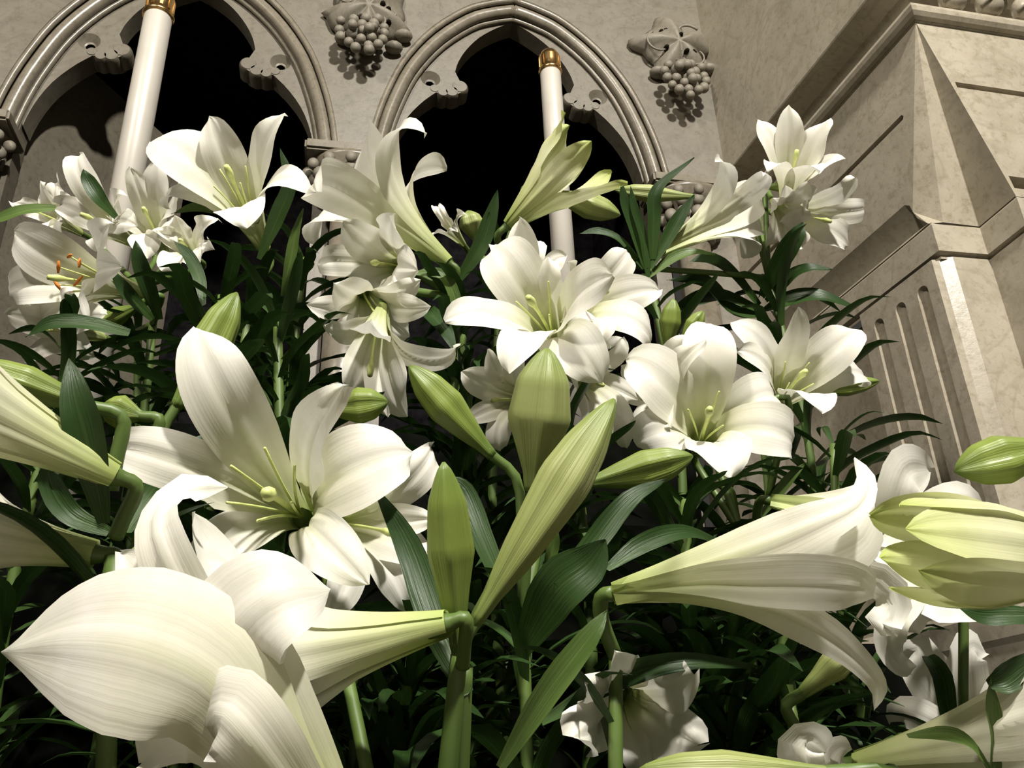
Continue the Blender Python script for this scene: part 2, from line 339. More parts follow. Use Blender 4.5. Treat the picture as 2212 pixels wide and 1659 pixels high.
# corbels carved with vine leaves and grapes
def corbel(cx, cz, label, gx, gz, rot, seed):
    rnd = random.Random(seed)
    c = empty('grape_corbel'); tag(c, label, 'corbel', 'carved grape corbels between the arches')
    y0 = YW; rnd_ph = seed % 4
    # lobed vine leaf: a shallow dome with drilled lobes and sunk veins, undercut round its rim
    nr, na = 9, 60; V = [(cx, y0 - .067, cz + .085)]; Fc = []
    for i in range(1, nr + 2):
        t = min(1.0, i / nr)
        for j in range(na):
            a = 2 * math.pi * j / na
            R = .112 * (1 + .16 * math.cos(5 * (a - .3 - .2 * rnd_ph)) + .05 * math.cos(11 * a + seed)) * (1.12 if math.sin(a) > 0 else .96)
            h = .055 * (1 - t ** 2.6) + .010 * math.cos(5 * (a - .3 - .2 * rnd_ph)) * t * (1 - t) * 3 - .006 * math.exp(-((math.sin(2.5 * (a - .93 - .2 * rnd_ph))) / .12) ** 2) * t + .012
            rr = R * t if i <= nr else R * .90
            V.append((cx + rr * math.cos(a) * .98, y0 - (h if i <= nr else -.005), cz + .085 + rr * math.sin(a)))
    for j in range(na): Fc.append((0, 1 + (j + 1) % na, 1 + j))
    for i in range(nr):
        for j in range(na):
            j2 = (j + 1) % na; Fc.append((1 + i * na + j, 1 + i * na + j2, 1 + (i + 1) * na + j2, 1 + (i + 1) * na + j))
    obj('vine_leaf', V, Fc, M_CARVE, c)
    for k in range(5):                          # curling tendrils
        a0 = rnd.uniform(-.2, 1.2) + k * 1.2; r0 = rnd.uniform(.03, .05); ox, oz = rnd.uniform(-.06, .06), rnd.uniform(.03, .13)
        pts = [(cx + ox + r0 * (1 - .5 * t) * math.cos(a0 + 3.6 * t), y0 - .052 - .004 * t, cz + oz + r0 * (1 - .5 * t) * math.sin(a0 + 3.6 * t)) for t in np.linspace(0, 1, 14)]
        tube('tendril', pts, np.linspace(.0045, .0025, 14), M_CARVE, c, 6)
    for k in range(9):
        x, z = rnd.uniform(-.075, .075), rnd.uniform(.03, .145); rr = math.hypot(x, z - .075) / .1
        V, Fc = sphere_geo((cx + x, y0 - .010 - .055 * max(0, 1 - rr ** 2.6), cz + z), .0065, 8, 6, (1.3, 2.2, .8)); obj('drilled_hole', V, Fc, M_HOLE, c)
    for k in range(4):
        a = -2.6 + k * .9
        V, Fc = sphere_geo((cx + .09 * math.cos(a) + .012, y0 - .02, cz + .02 + .06 * math.sin(a)), .026, 10, 7, (1, .9, .6)); obj('leaf_curl', V, Fc, M_CARVE, c)
    me = None; spots = []
    for row, (n, zz, wd) in enumerate(((4, .045, .050), (5, .022, .062), (5, -.003, .060), (4, -.028, .048), (3, -.052, .030), (1, -.070, 0))):
        for i in range(n):
            x = (i - (n - 1) / 2) * (2 * wd / max(1, n - 1)) + rnd.uniform(-.003, .003)
            spots.append((x, -.050 - .030 * math.sqrt(max(0, 1 - (x / .075) ** 2)) + rnd.uniform(-.004, .004), zz + rnd.uniform(-.003, .003)))
    for i in range(5): spots.append((rnd.uniform(-.03, .03), -.098 + rnd.uniform(-.003, .003), rnd.uniform(-.03, .03)))
    V, Fc = sphere_geo((0, 0, 0), .0145, 12, 9); gm = mesh_data('grape', V, Fc, M_CARVE)
    for x, y, z in spots:
        g = link('grape', gm, c); s = rnd.uniform(.88, 1.12); g.scale = (s, s, s)
        g.location = (cx + gx + x * math.cos(rot) - z * math.sin(rot), y0 + y, cz + gz + x * math.sin(rot) + z * math.cos(rot))
    tube('grape_stalk', [(cx + gx - .01, y0 - .05, cz + gz + .09), (cx + gx, y0 - .072, cz + gz + .07), (cx + gx + .004, y0 - .075, cz + gz + .045)], .005, M_CARVE, c, 6)
corbel(0.005, 2.965, 'carved stone corbel with a small grape bunch between the two arches', -.012, -.035, .25, 3)
corbel(0.930, 2.975, 'carved stone corbel with vine leaf and hanging round grapes beside the plain wall corner', -.002, -.075, 0.0, 5)
# ------------------------------------------------------------------ the stepped marble pier at the right
def XL(y): return 1.034 + (1.90 - y) * .1104
YF = 1.155
pier = empty('pillar'); tag(pier, 'stepped pale marble pier with fluted panel and broached corner', kind='structure')
def sweep(name, path, profile, mat, smooth=20):
    """profile (outward offset, z) swept along a plan path, mitred; outward = left-hand side reversed so that it faces the church"""
    pts = [np.array(p, float) for p in path]; n = len(pts); dirs = [unit(pts[i + 1] - pts[i]) for i in range(n - 1)]
    nor = [np.array([d[1], -d[0]]) for d in dirs]
    mit = []
    for i in range(n):
        if i == 0: mit.append(nor[0])
        elif i == n - 1: mit.append(nor[-1])
        else:
            m = nor[i - 1] + nor[i]; m = m / (m.dot(nor[i])); mit.append(m)
    V = []; Fc = []; k = len(profile)
    for i in range(n):
        for o, z in profile:
            q = pts[i] + mit[i] * o; V.append((q[0], q[1], z))
    for i in range(n - 1):
        for j in range(k - 1):
            Fc.append((i * k + j, (i + 1) * k + j, (i + 1) * k + j + 1, i * k + j + 1))
    o = obj(name, V, Fc, mat, pier); autosmooth(o, smooth); return o
L0 = (XL(1.92), 1.92); L1 = (XL(1.255), 1.255); L2 = (1.212, 1.255); L3 = (1.216, YF); L4 = (2.1, YF + .02)
C0 = (XL(YF), YF)
top_path = [L0, C0, L4]; low_path = [L0, L1, L2, L3, L4]
def roll(o0, z0, r, n=7):
    return [(o0 + r * math.sin(math.pi * i / (n - 1)), z0 - r * math.cos(math.pi * i / (n - 1))) for i in range(n)]
# upper string course: roll, cove, fillet and the wall above it
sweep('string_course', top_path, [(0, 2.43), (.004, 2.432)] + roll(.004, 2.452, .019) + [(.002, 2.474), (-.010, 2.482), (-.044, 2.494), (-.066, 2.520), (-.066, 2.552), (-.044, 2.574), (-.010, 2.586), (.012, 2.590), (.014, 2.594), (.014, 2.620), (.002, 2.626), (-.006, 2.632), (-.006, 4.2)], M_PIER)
# ball flowers on the cove of the front
for k in range(3):
    x = C0[0] + .098 + .088 * k
    b = empty('ball_flower', pier)
    V, Fc = sphere_geo((x, YF - .012, 2.502), .031, 18, 12, (1, .9, 1)); obj('ball', V, Fc, M_PIER, b)
    for j in range(3):
        a = math.pi / 2 + j * 2 * math.pi / 3
        pts = [(x + .031 * math.cos(a) * math.sin(t), YF - .012 - .0295 * math.cos(t), 2.502 + .032 * math.sin(a) * math.sin(t)) for t in np.linspace(.35, 1.5, 8)]
        tube('petal_seam', pts, .0035, M_MOULD, b, 6)
    V, Fc = sphere_geo((x + .004, YF - .039, 2.502), .008, 10, 8); obj('drilled_hole', V, Fc, M_HOLE, b)
# broached stage: left face with its incised line and cavetto, broach, front face
ZB, ZT = 2.000, 2.432
def onL(y, z, o=0.0): return (XL(y) - o, y, z)
def yz_face(loops, o):
    V = []; tri = tessellate_polygon([[Vector((y, z, 0)) for y, z in lp] for lp in loops])
    for lp in loops: V += [onL(y, z, o) for y, z in lp]
    return V, [tuple(t) for t in tri]
def slot_l(lp, d): return join_geo(strip_geo([onL(y, z, 0) for y, z in lp], [onL(y, z, -d) for y, z in lp]), yz_face([lp], -d))
def front_pt(x, z, o=0.0): return (x, YF + (x - C0[0]) / (L4[0] - C0[0]) * .02 + o, z)
yA = L1[1] + .030; YC = 1.292; ZC = 2.078
P0 = (C0[0], C0[1], ZT)
groove = [(1.91, 2.256), (1.252, 2.256), (1.248, 2.262), (1.252, 2.269), (1.91, 2.269)]
left_loop = [(1.92, ZC), (YC + .014, ZC), (YC + .002, ZC - .010), (YC - .008, ZB + .03), (YC - .030, ZB + .002), (L1[1] + .008, ZB + .002), (L1[1] + .036, ZB + .05), (YF, ZT), (1.92, ZT)]
fx = lambda t: P0[0] + (L3[0] - P0[0]) * t
fz = lambda t: ZT + (ZB - ZT) * t
fg = [(fx(.38) + .012, 2.262), (2.09, 2.256), (2.09, 2.270), (fx(.37) + .012, 2.276)]
fg2 = [(fx(.93) + .012, 2.020), (2.09, 2.016), (2.09, 2.044), (fx(.87) + .014, 2.048)]
front_loop = [(P0[0], ZT), (L3[0], ZB), (L4[0], ZB), (L4[0], ZT)]
def xz_face(loops, o):
    V = []; tri = tessellate_polygon([[Vector((x, z, 0)) for x, z in lp] for lp in loops])
    for lp in loops: V += [front_pt(x, z, o) for x, z in lp]
    return V, [tuple(t) for t in tri]
def slot_f(lp, d): return join_geo(strip_geo([front_pt(x, z) for x, z in lp], [front_pt(x, z, d) for x, z in lp]), xz_face([lp], d))
obj('left_face', *join_geo(yz_face([left_loop, groove], 0), slot_l(groove, .014)), M_PIER, pier, smooth=False)
obj('front_face', *join_geo(xz_face([front_loop, fg, fg2], 0), slot_f(fg, .014), slot_f(fg2, .03)), M_PIER, pier, smooth=False)
cavz = [(0.0, ZC), (-.010, ZC - .010), (-.022, ZC - .026), (-.031, ZC - .045), (-.036, ZC - .062), (-.036, ZB + .006), (-.002, ZB + .005), (.0, ZB)]
V = [onL(y, z, o) for y in (1.92, YC + .014) for o, z in cavz]; k = len(cavz)
Fc = [(j, k + j, k + j + 1, j + 1) for j in range(k - 1)]
i0 = len(V); V += [onL(YC + .002, ZC - .010), onL(YC - .008, ZB + .03), onL(YC - .030, ZB + .002)]
Fc += [(k, k + 1, i0), (k + 1, k + 2, i0), (k + 2, k + 3, i0 + 1, i0), (k + 3, k + 4, i0 + 1), (k + 4, k + 5, i0 + 2, i0 + 1), (k + 5, k + 6, k + 7, i0 + 2)]
autosmooth(obj('cavetto', V, Fc, M_PIER, pier), 40)
Lc = (L1[0] + .024, L1[1] - .003, ZB)
V = [P0, onL(L1[1] + .036, ZB + .05), onL(L1[1] + .008, ZB + .002), Lc, (L2[0], L2[1], ZB), (L3[0], L3[1], ZB)]
obj('broach', V, [(0, 1, 3), (1, 2, 3), (0, 3, 4), (0, 4, 5)], M_PIER, pier, smooth=False)
# lower string course round the notched corner
sweep('string_course', low_path, [(-.004, 1.918), (-.004, 1.926), (.006, 1.930), (.006, 1.990), (.002, 1.995), (-.004, 1.996), (-.004, 2.003)], M_PIER)
# lower stage: notched front with chamfered edge
cL = (L1[0], L1[1] + .012); cR = (L1[0] + .026, L1[1])
sweep('lower_stage', [(XL(1.49), 1.49), (XL(cL[1]), cL[1]), cR, L2, L3, L4], [(0, 1.30), (0, 1.922)], M_PIER, 10)
# fluted panel on the left side face
ys = [1.440, 1.373, 1.309]; hw = .0145; ztop = 1.884; zb = 1.30
slots = []
for y in ys:
    s = [(y - hw, zb + .02)] + [(y - hw * math.cos(math.pi * i / 10), ztop - hw + hw * math.sin(math.pi * i / 10)) for i in range(11)] + [(y + hw, zb + .02)]
    slots.append(s)
panel = obj('fluted_panel', *join_geo(yz_face([[(1.268, zb), (1.488, zb), (1.488, 1.920), (1.268, 1.920)]] + slots, .010),
            ([onL(1.488, zb, .010), onL(1.488, 1.92, .010), onL(1.488, 1.92, -.05), onL(1.488, zb, -.05), onL(1.268, zb, .010), onL(1.268, 1.92, .010), onL(1.262, 1.92, -.02), onL(1.262, zb, -.02)], [(0, 1, 2, 3), (4, 5, 6, 7)])), M_PIER, pier, smooth=False)
for s in slots:
    n = 8; V = []; Fcs = []
    cyy = sum(p[0] for p in s) / len(s)
    for k in range(n + 1):
        t = k / n; sh = math.cos(t * math.pi / 2); dp = .020 * math.sin(t * math.pi / 2)
        for (y, z) in s:
            zz = z if z < zb + .03 else (z - (1 - sh) * (z - (ztop - 2.2 * hw)) if z > ztop - hw - 1e-6 else z)
            V.append(onL(cyy + (y - cyy) * sh, zz, .010 - dp))
    m = len(s)
    for k in range(n):
        for j in range(m - 1): Fcs.append((k * m + j, k * m + j + 1, (k + 1) * m + j + 1, (k + 1) * m + j))
    obj('flute', V, Fcs, M_PIER, panel)
# recessed return of the pier behind the panel, plinth and slabs below
sweep('pier_return', [(XL(1.92) + .035, 1.92), (XL(1.49) + .035, 1.49)], [(0, 1.20), (0, 1.925)], M_PIER)
sweep('plinth', [(XL(1.92), 1.92), (XL(1.235), 1.235), (L2[0], 1.235), (L3[0], YF - .02), (L4[0], YF - .02)], [(.030, .20), (.030, 1.205), (.035, 1.215), (.035, 1.255), (.02, 1.262), (.012, 1.275), (.012, 1.305), (-.03, 1.31)], M_PIER)
# ------------------------------------------------------------------ floor, display steps with shade painted near-black, altar shelf
fl = box('floor', (-3, 3, -3, 2.7, -.05, 0), M_FLOOR); tag(fl, 'dim stone floor of the sanctuary', kind='structure')
TIERS = [(.22, .72, .62, -1.0, .98), (.72, 1.00, .94, -1.1, .98), (1.00, 1.26, 1.16, -1.2, .70), (1.26, 1.50, 1.38, -1.3, .66), (1.50, 1.80, 1.62, -1.4, .66)]
stand = empty('display_steps'); tag(stand, 'steps with shade painted near-black, carrying the lily plants in front of the arches', 'stand')
for y0, y1, zt, x0, x1 in TIERS: box('step', (x0, x1, y0, y1, 0, zt), M_STEP_SHADE, stand, .01)
def tier_z(x, y):
    for y0, y1, zt, x0, x1 in TIERS:
        if y0 <= y < y1 and x0 <= x <= x1: return zt
    return .0
# ------------------------------------------------------------------ candles
def candle(pxt, pyt, d, r, label, zb):
    t = P(pxt, pyt, d); c = empty('altar_candle'); tag(c, label, 'candle', 'tall white altar candles'); c.location = t
    V, Fc = lathe_geo([(r, zb - t[2]), (r, -.062), (r * .985, -.060)], 36); obj('candle_tube', V, Fc, M_CANDLE, c)
    z = -.060
    V, Fc = lathe_geo([(r * .98, z), (r * 1.12, z + .001), (r * 1.15, z + .006), (r * 1.08, z + .010), (r * 1.02, z + .013), (r * 1.00, z + .030), (r * 1.04, z + .045), (r * 1.02, z + .050), (r * .86, z + .058), (r * .80, z + .062), (r * .55, z + .060), (r * .2, z + .055)], 36)
    cap = obj('brass_follower', V, Fc, M_BRASS, c)
    for k in range(10):
        a = 2 * math.pi * k / 10
        V, Fc = box_geo(-.0028, .0028, -.0015, .0015, 0, .030)
        m = Matrix.Translation((r * 1.01 * math.cos(a), r * 1.01 * math.sin(a), z + .015)) @ Matrix.Rotation(a + math.pi / 2, 4, 'Z')
        obj('rib', [m @ Vector(v) for v in V], Fc, M_BRASS, cap, smooth=False)
    return c
candle(350, -6, 1.80, .0265, 'white altar candle with brass top in front of the arch above the big front blooms', 1.38)
candle(1186, 118, 2.08, .0240, 'white altar candle with brass top standing before the middle of the whole arch', 1.62)
import os
DEBUG = False; dbg = []
# ------------------------------------------------------------------ lilies: petals, buds, leaves, stems
NS = 26; SG = np.linspace(0, 1, NS)
def spine(L, th0, tht, p, r0):
    """radius and height along a tepal; angles from the flower axis bend from th0 to tht. Arrays of shape (K,1) allowed"""
    th = th0 + (tht - th0) * SG ** p
    ds = 1.0 / (NS - 1)
    sn, cs = np.sin(th), np.cos(th)
    r = np.zeros_like(th); z = np.zeros_like(th)
    r[..., 1:] = np.cumsum((sn[..., 1:] + sn[..., :-1]) / 2, -1) * ds; z[..., 1:] = np.cumsum((cs[..., 1:] + cs[..., :-1]) / 2, -1) * ds
    return r0 + L * r, L * z, th
WP_S = [0, .12, .25, .4, .52, .62, .70, .78, .86, .92, .965, 1.0]
WP_W = [.26, .36, .52, .74, .90, .985, 1.0, .95, .80, .60, .36, .03]
WPROF = np.interp(SG, WP_S, WP_W)
D2R = math.pi / 180
def ax_img(B, A, L0, tip):
    m = proj(B + A * L0 * .55); return (tip[0] - m[0], -(tip[1] - m[1]), 0.0)
def fit_petal(B, A, e1, e2, L0, tip, hint, mid, th0, r0, seed):
    """azimuth, length and curl of one tepal so that its tip (and bend) stands where it does in the picture"""
    g = np.random.default_rng(seed)
    best = None; K = 900
    v = cdir(*ax_img(B, A, L0, tip)); ph0 = math.atan2(v.dot(e2), v.dot(e1))
    phi = ph0 + g.uniform(-math.pi, math.pi, K) * .6; L = L0 * g.normal(1, .16, K); tht = hint * D2R + g.normal(0, 22 * D2R, K); p = g.normal(2.7, .5, K)
    mi = int(round(.74 * (NS - 1)))
    for rnd in range(5):
        L = np.clip(L, .55 * L0, 1.5 * L0); p = np.clip(p, 1.2, 4)
        r, z, th = spine(L[:, None], th0, tht[:, None], p[:, None], r0)
        def pos(i): return B + A * z[:, i, None] + (e1 * np.cos(phi)[:, None] + e2 * np.sin(phi)[:, None]) * r[:, i, None]
        q = proj(pos(NS - 1)); cost = ((q - np.array(tip)) ** 2).sum(1) / 9. ** 2
        if mid is not None: cost = cost + ((proj(pos(mi)) - np.array(mid)) ** 2).sum(1) / 18. ** 2
        cost = cost + ((L / L0 - 1) / .20) ** 2 + ((tht - hint * D2R) / (26 * D2R)) ** 2 + ((p - 2.7) / .7) ** 2 + ((phi - ph0) / .6) ** 2 * (1.0 if abs(hint) > 25 else 0)
        k = int(np.argmin(cost))
        if best is None or cost[k] < best[0]: best = (cost[k], phi[k], L[k], tht[k], p[k])
        s = .5 ** rnd; K2 = 350
        phi = best[1] + g.normal(0, .35 * s, K2); L = best[2] + L0 * g.normal(0, .10 * s, K2); tht = best[3] + g.normal(0, .25 * s, K2); p = best[4] + g.normal(0, .35 * s, K2)
    return best[1:]
def petal_geo(B, A, e1, e2, phi, L, tht, p, W, th0, r0, inner, seed, ruff=1.0):
    g = random.Random(seed)
    r, z, th = spine(L, th0, tht, p, r0)
    rad = e1 * math.cos(phi) + e2 * math.sin(phi); lat = np.cross(A, rad)
    M = 10; us = np.linspace(-1, 1, M + 1); V = []; UV = []
    f1, f2, ph1, ph2 = g.uniform(1.2, 2.2), g.uniform(2.2, 3.4), g.uniform(0, 6.28), g.uniform(0, 6.28)
    tw = g.uniform(-.28, .28); side = g.uniform(-.05, .05)
    for k in range(NS):
        s = SG[k]
        T = A * math.cos(th[k]) + rad * math.sin(th[k])          # along the tepal
        N = A * math.sin(th[k]) - rad * math.cos(th[k])          # inner face
        a = tw * max(0, s - .45) ** 1.5 * 2
        lt = lat * math.cos(a) + N * math.sin(a); nn = N * math.cos(a) - lat * math.sin(a)
        w = max(W * WPROF[k], r[k] * .62 * max(0., min(1., (.62 - s) / .15)))
        tubeness = max(0., min(1., (0.66 - s) / .30))
        kap_t = math.cos(min(abs(th[k]), 1.4)) / max(r[k], .006) * .92
        kap = kap_t * tubeness + (1 - tubeness) * (5.0 if not inner else 3.5) * (1 if s < .9 else 1 + (s - .9) * 30)
        kap = min(kap, 1.35 / max(w, .002))
        c = B + A * z[k] + rad * (r[k] + (0 if inner else .0012)) + lt * side * L * s * s
        for u in us:
            x = w * u
            if kap > 1e-3: lx, nx = math.sin(kap * x) / kap, (1 - math.cos(kap * x)) / kap
            else: lx, nx = x, 0
            nx -= .0016 * math.exp(-(u / .13) ** 2) * min(1, s * 3) * (1 if s < .85 else max(0, (1 - s) / .15))
            nx += .0009 * math.exp(-((abs(u) - .34) / .12) ** 2) * min(1, s * 3)
            rf = ruff * max(0, s - .42) * abs(u) ** 2.2 * .0085 * (math.sin(f1 * 6.28 * s + ph1 + (1.7 if u > 0 else 0)) + .5 * math.sin(f2 * 6.28 * s + ph2 * (1 if u > 0 else 2)))
            V.append(c + lt * lx + nn * (nx + rf)); UV.append(((u + 1) / 2, s))
    Fc = [(k * (M + 1) + j, k * (M + 1) + j + 1, (k + 1) * (M + 1) + j + 1, (k + 1) * (M + 1) + j) for k in range(NS - 1) for j in range(M)]
    return V, Fc, UV
SEED = [100]
def petal_free(f, pts, W, nh=(0, .2, 1), cup=18., mat=None, seed=0, ruff=1.0, prof=None):
    """a tepal laid along a curve of points (x, y, depth); W = half width in metres, nh = way the inner face looks"""
    sp = catmull([P(*q) for q in pts], 80); d = np.r_[0, np.cumsum(np.linalg.norm(np.diff(sp, axis=0), axis=1))]; d /= d[-1]
    sp = np.stack([np.interp(SG, d, sp[:, i]) for i in range(3)], 1); t = np.gradient(sp, axis=0)
    g = random.Random(seed); f1, ph1, ph2 = g.uniform(1.2, 2.2), g.uniform(0, 6.28), g.uniform(0, 6.28)
    H = cdir(*nh); M = 10; V = []; UV = []
    for k in range(NS):
        s = SG[k]; T = unit(t[k]); lat = unit(np.cross(T, H)); nn = np.cross(lat, T); w = W * (WPROF[k] if prof is None else np.interp(s, *prof))
        kap = min(cup * (1 - s) ** 1.3 + 5 * s, 1.4 / max(w, .002))
        for u in np.linspace(-1, 1, M + 1):
            x = w * u; lx, nx = math.sin(kap * x) / kap, (1 - math.cos(kap * x)) / kap
            nx += (-.0013 * math.exp(-(u / .13) ** 2) + .0008 * math.exp(-((abs(u) - .34) / .12) ** 2)) * min(1, WPROF[k] * 1.2) * (1 if s < .85 else max(0, (1 - s) / .15))
            nx += ruff * max(0, s - .42) * abs(u) ** 2.2 * .008 * (math.sin(f1 * 6.28 * s + ph1 + (1.7 if u > 0 else 0)))
            V.append(sp[k] + lat * lx + nn * nx); UV.append(((u + 1) / 2, s))
    Fc = [(k * (M + 1) + j, k * (M + 1) + j + 1, (k + 1) * (M + 1) + j + 1, (k + 1) * (M + 1) + j) for k in range(NS - 1) for j in range(M)]
    return obj('petal', V, Fc, mat or M_PETAL, f, True, UV)
POINTED = ([0, .15, .3, .45, .55, .65, .75, .85, .93, 1], [.26, .36, .52, .80, .97, 1.0, .86, .56, .26, .02])
def flower(plant, mouth, D, ax, petals, size=1.0, stem=None, mat=None, pistil=True, stamens=0, th0=9, tubefrac=.52, base=None, width=1.0, anthers=False, orange=False, ruff=1.0, label=None):
    """petals: (tip x, tip y, curl, width[, bend x, bend y]) in the photograph's pixels, or (azimuth, curl, width) in degrees"""
    SEED[0] += 17; sd = SEED[0]
    mat = mat or M_PETAL
    L0 = .178 * size; A = cdir(*ax); Mo = P(mouth[0], mouth[1], D); B = Mo - A * L0 * tubefrac
    if base is not None:
        B = P(*base) if len(base) == 3 else np.array(base); A = unit(Mo - B); L0 = np.linalg.norm(Mo - B) / tubefrac
    e1 = unit(cdir(1, 0, 0) - A * A.dot(cdir(1, 0, 0))); e2 = np.cross(A, e1)
    if e2.dot(cdir(0, 1, 0)) < 0: e2 = -e2
    f = empty('flower', plant)
    if label: f['label'] = label
    r0 = .0065 * size
    for i, q in enumerate(petals):
        inner = i % 2 == 0
        if len(q) == 3:
            g = random.Random(sd + i); phi, L, tht, p, wf = q[0] * D2R, L0 * g.uniform(.94, 1.06), q[1] * D2R, 2.2, q[2]
        else:
            phi, L, tht, p = fit_petal(B, A, e1, e2, L0, q[:2], q[2], q[4:6] if len(q) >= 6 else None, th0 * D2R, r0, sd + i); wf = q[3]
            if DEBUG:
                r_, z_, t_ = spine(L, th0 * D2R, tht, p, r0); P3 = B + A * z_[:, None] + (e1 * math.cos(phi) + e2 * math.sin(phi)) * r_[:, None]; pp = proj(P3)
                dbg.append((mouth, i, q, pp[-1].round(), np.hypot(*(pp[-1] - q[:2])).round(), pp[19].round(), round(phi / D2R), round(L / L0, 2), round(tht / D2R), round(p, 2), round(L0, 3)))
        W = .0240 * (L / .178) ** .5 * (L0 / .178) ** .5 * wf * width * (1.05 if inner else .92)
        V, Fc, UV = petal_geo(B, A, e1, e2, phi, L, tht, p, W, th0 * D2R, r0, inner, sd + i * 3, ruff)
        obj('petal', V, Fc, mat, f, True, UV)
    if pistil:
        n = 12; off = e1 * random.Random(sd).uniform(-.012, .012) * size - np.array([0, 0, .010]) * size
        pts = [B + A * L0 * .68 * t + off * t ** 2 for t in np.linspace(.05, 1, n)]
        rr = np.array([.0016] * (n - 3) + [.0022, .0042, .0030]) * size
        V, Fc = tube_geo(pts, rr, 8); obj('pistil', V, Fc, M_PISTIL, f)
    for k in range(stamens):
        a = 2 * math.pi * (k + .5) / max(1, stamens); d = e1 * math.cos(a) + e2 * math.sin(a)
        pts = [B + A * L0 * .56 * t + d * (.020 * size * t ** 1.5) for t in np.linspace(.1, 1, 8)]
        g1 = tube_geo(pts, .0009 * size, 5)
        s = obj('stamen', *g1, M_PISTIL, f)
        if not anthers: continue
        e = pts[-1]; td = unit(np.cross(d, A) * .8 + A * .3)
        obj('anther', *tube_geo([e - td * .007 * size, e, e + td * .007 * size], np.array([.0012, .0022, .0012]) * size, 6), M_ANTHER_O if orange else M_ANTHER, f)
    # pedicel from the base of the flower to the stem
    if stem is not None:
        S = np.asarray(stem, float); ln = np.linalg.norm(S - B)
        mid = B - A * min(.035, ln * .35)
        mid2 = S + (mid - S) * .35 + np.array([0, 0, -.0]) 
        pts = catmull([B + A * .012, B, mid, mid2, S], 18)
        rr = np.interp(np.linspace(0, 1, 18), [0, .2, .35, 1], [.0062 * size, .0066 * size, .0042, .0042])
        V, Fc = tube_geo(pts, rr, 8); uv = [(.5, .9)] * len(V)
        obj('pedicel', V, Fc, M_STEM, f, True, uv)
    return f
def bud(plant, base, tip, width, stem=None, mat=None, curve=.04, lobes=True, fat=.55, neck=.38):
    """closed bud: base and tip as (x, y, depth); width in metres"""
    SEED[0] += 17; g = random.Random(SEED[0])
    a, b = P(*base), P(*tip); A = unit(b - a); L = np.linalg.norm(b - a)
    e1 = unit(np.cross(A, cdir(.2, .3, 1))); e2 = np.cross(A, e1)
    n, m = 26, 36; V = []; UV = []; rot = g.uniform(0, 6.28)
    for k in range(n):
        t = k / (n - 1)
        prof = np.interp(t, [0, .12, .30, fat, .78, .90, .97, 1], [neck * .75, neck, .66, 1.0, .82, .50, .25, .06])
        c = a + A * L * t + e2 * L * curve * math.sin(math.pi * t)
        for j in range(m):
            q = 2 * math.pi * j / m
            rr = width / 2 * prof * (1 + .11 * math.cos(3 * (q + rot)) * min(1, t * 2.2) - .11 * abs(math.cos(1.5 * (q + rot))) ** 14 - .045 * math.cos(6 * (q + rot)))
            V.append(c + rr * (math.cos(q) * e1 + math.sin(q) * e2)); UV.append((2 * abs(j / m - .5), t))
    Fc = [(k * m + j, k * m + (j + 1) % m, (k + 1) * m + (j + 1) % m, (k + 1) * m + j) for k in range(n - 1) for j in range(m)]
    Fc += [tuple(range(m))[::-1], tuple((n - 1) * m + j for j in range(m))]
    o = obj('bud', V, Fc, mat or M_BUD, plant, True, UV)
    if stem is not None:
        S = np.asarray(stem, float); ln = np.linalg.norm(S - a); mid = a - A * min(.03, ln * .35)
        pts = catmull([a + A * .006, a, mid, S + (mid - S) * .4, S], 14); rr = np.interp(np.linspace(0, 1, 14), [0, .3, 1], [width * neck * .38, .0042, .0042])
        V, Fc = tube_geo(pts, rr, 8); obj('pedicel', V, Fc, M_STEM, o, True, [(.5, .85)] * len(V))
    return o
LW_S = [0, .08, .25, .45, .65, .82, .93, 1]; LW_W = [.35, .55, .88, 1, .86, .55, .26, .02]
def leaf_geo(pts, width, nhint, n=14, fold=.35):
    sp = catmull(pts, n); t = np.gradient(sp, axis=0); V = []; UV = []
    for k in range(n):
        s = k / (n - 1); T = unit(t[k]); lat = unit(np.cross(T, nhint)); nn = np.cross(lat, T); w = width / 2 * np.interp(s, LW_S, LW_W)
        for u in (-1, -.5, 0, .5, 1):
            V.append(sp[k] + lat * w * u + nn * fold * w * (abs(u) ** 1.3) + nn * .0012 * math.sin(9 * s + u * 2) * abs(u)); UV.append(((u + 1) / 2, s))
    Fc = [(k * 5 + j, k * 5 + j + 1, (k + 1) * 5 + j + 1, (k + 1) * 5 + j) for k in range(n - 1) for j in range(4)]
    return V, Fc, UV
def leaf(plant, pts, width, mat=None, nhint=None, fold=.3):
    """one leaf through points (x, y, depth)"""
    q = [P(*p) for p in pts]; h = cdir(.1, .6, .8) if nhint is None else cdir(*nhint)
    V, Fc, UV = leaf_geo(q, width, h, 16, fold)
    return obj('leaf', V, Fc, mat or M_LEAF, plant, True, UV)
LEAVES = []
for k in range(8):
    g = random.Random(500 + k); Ln = 1.0; rise = g.uniform(.25, .75); droop = g.uniform(.1, .75)
    pts = [np.array(p) for p in ((0, 0, 0), (.25, g.uniform(-.03, .03), .25 * rise + .06), (.55, g.uniform(-.05, .05), .52 * rise + .03), (.82, g.uniform(-.06, .06), .70 * rise - .12 * droop), (1.0, g.uniform(-.08, .08), .78 * rise - .40 * droop))]
    V, Fc, UV = leaf_geo(pts, g.uniform(.105, .15), np.array([-.2, 0, 1.0]), 11, .35)
    LEAVES.append(mesh_data('leaf', V, Fc, M_LEAF, True, UV))
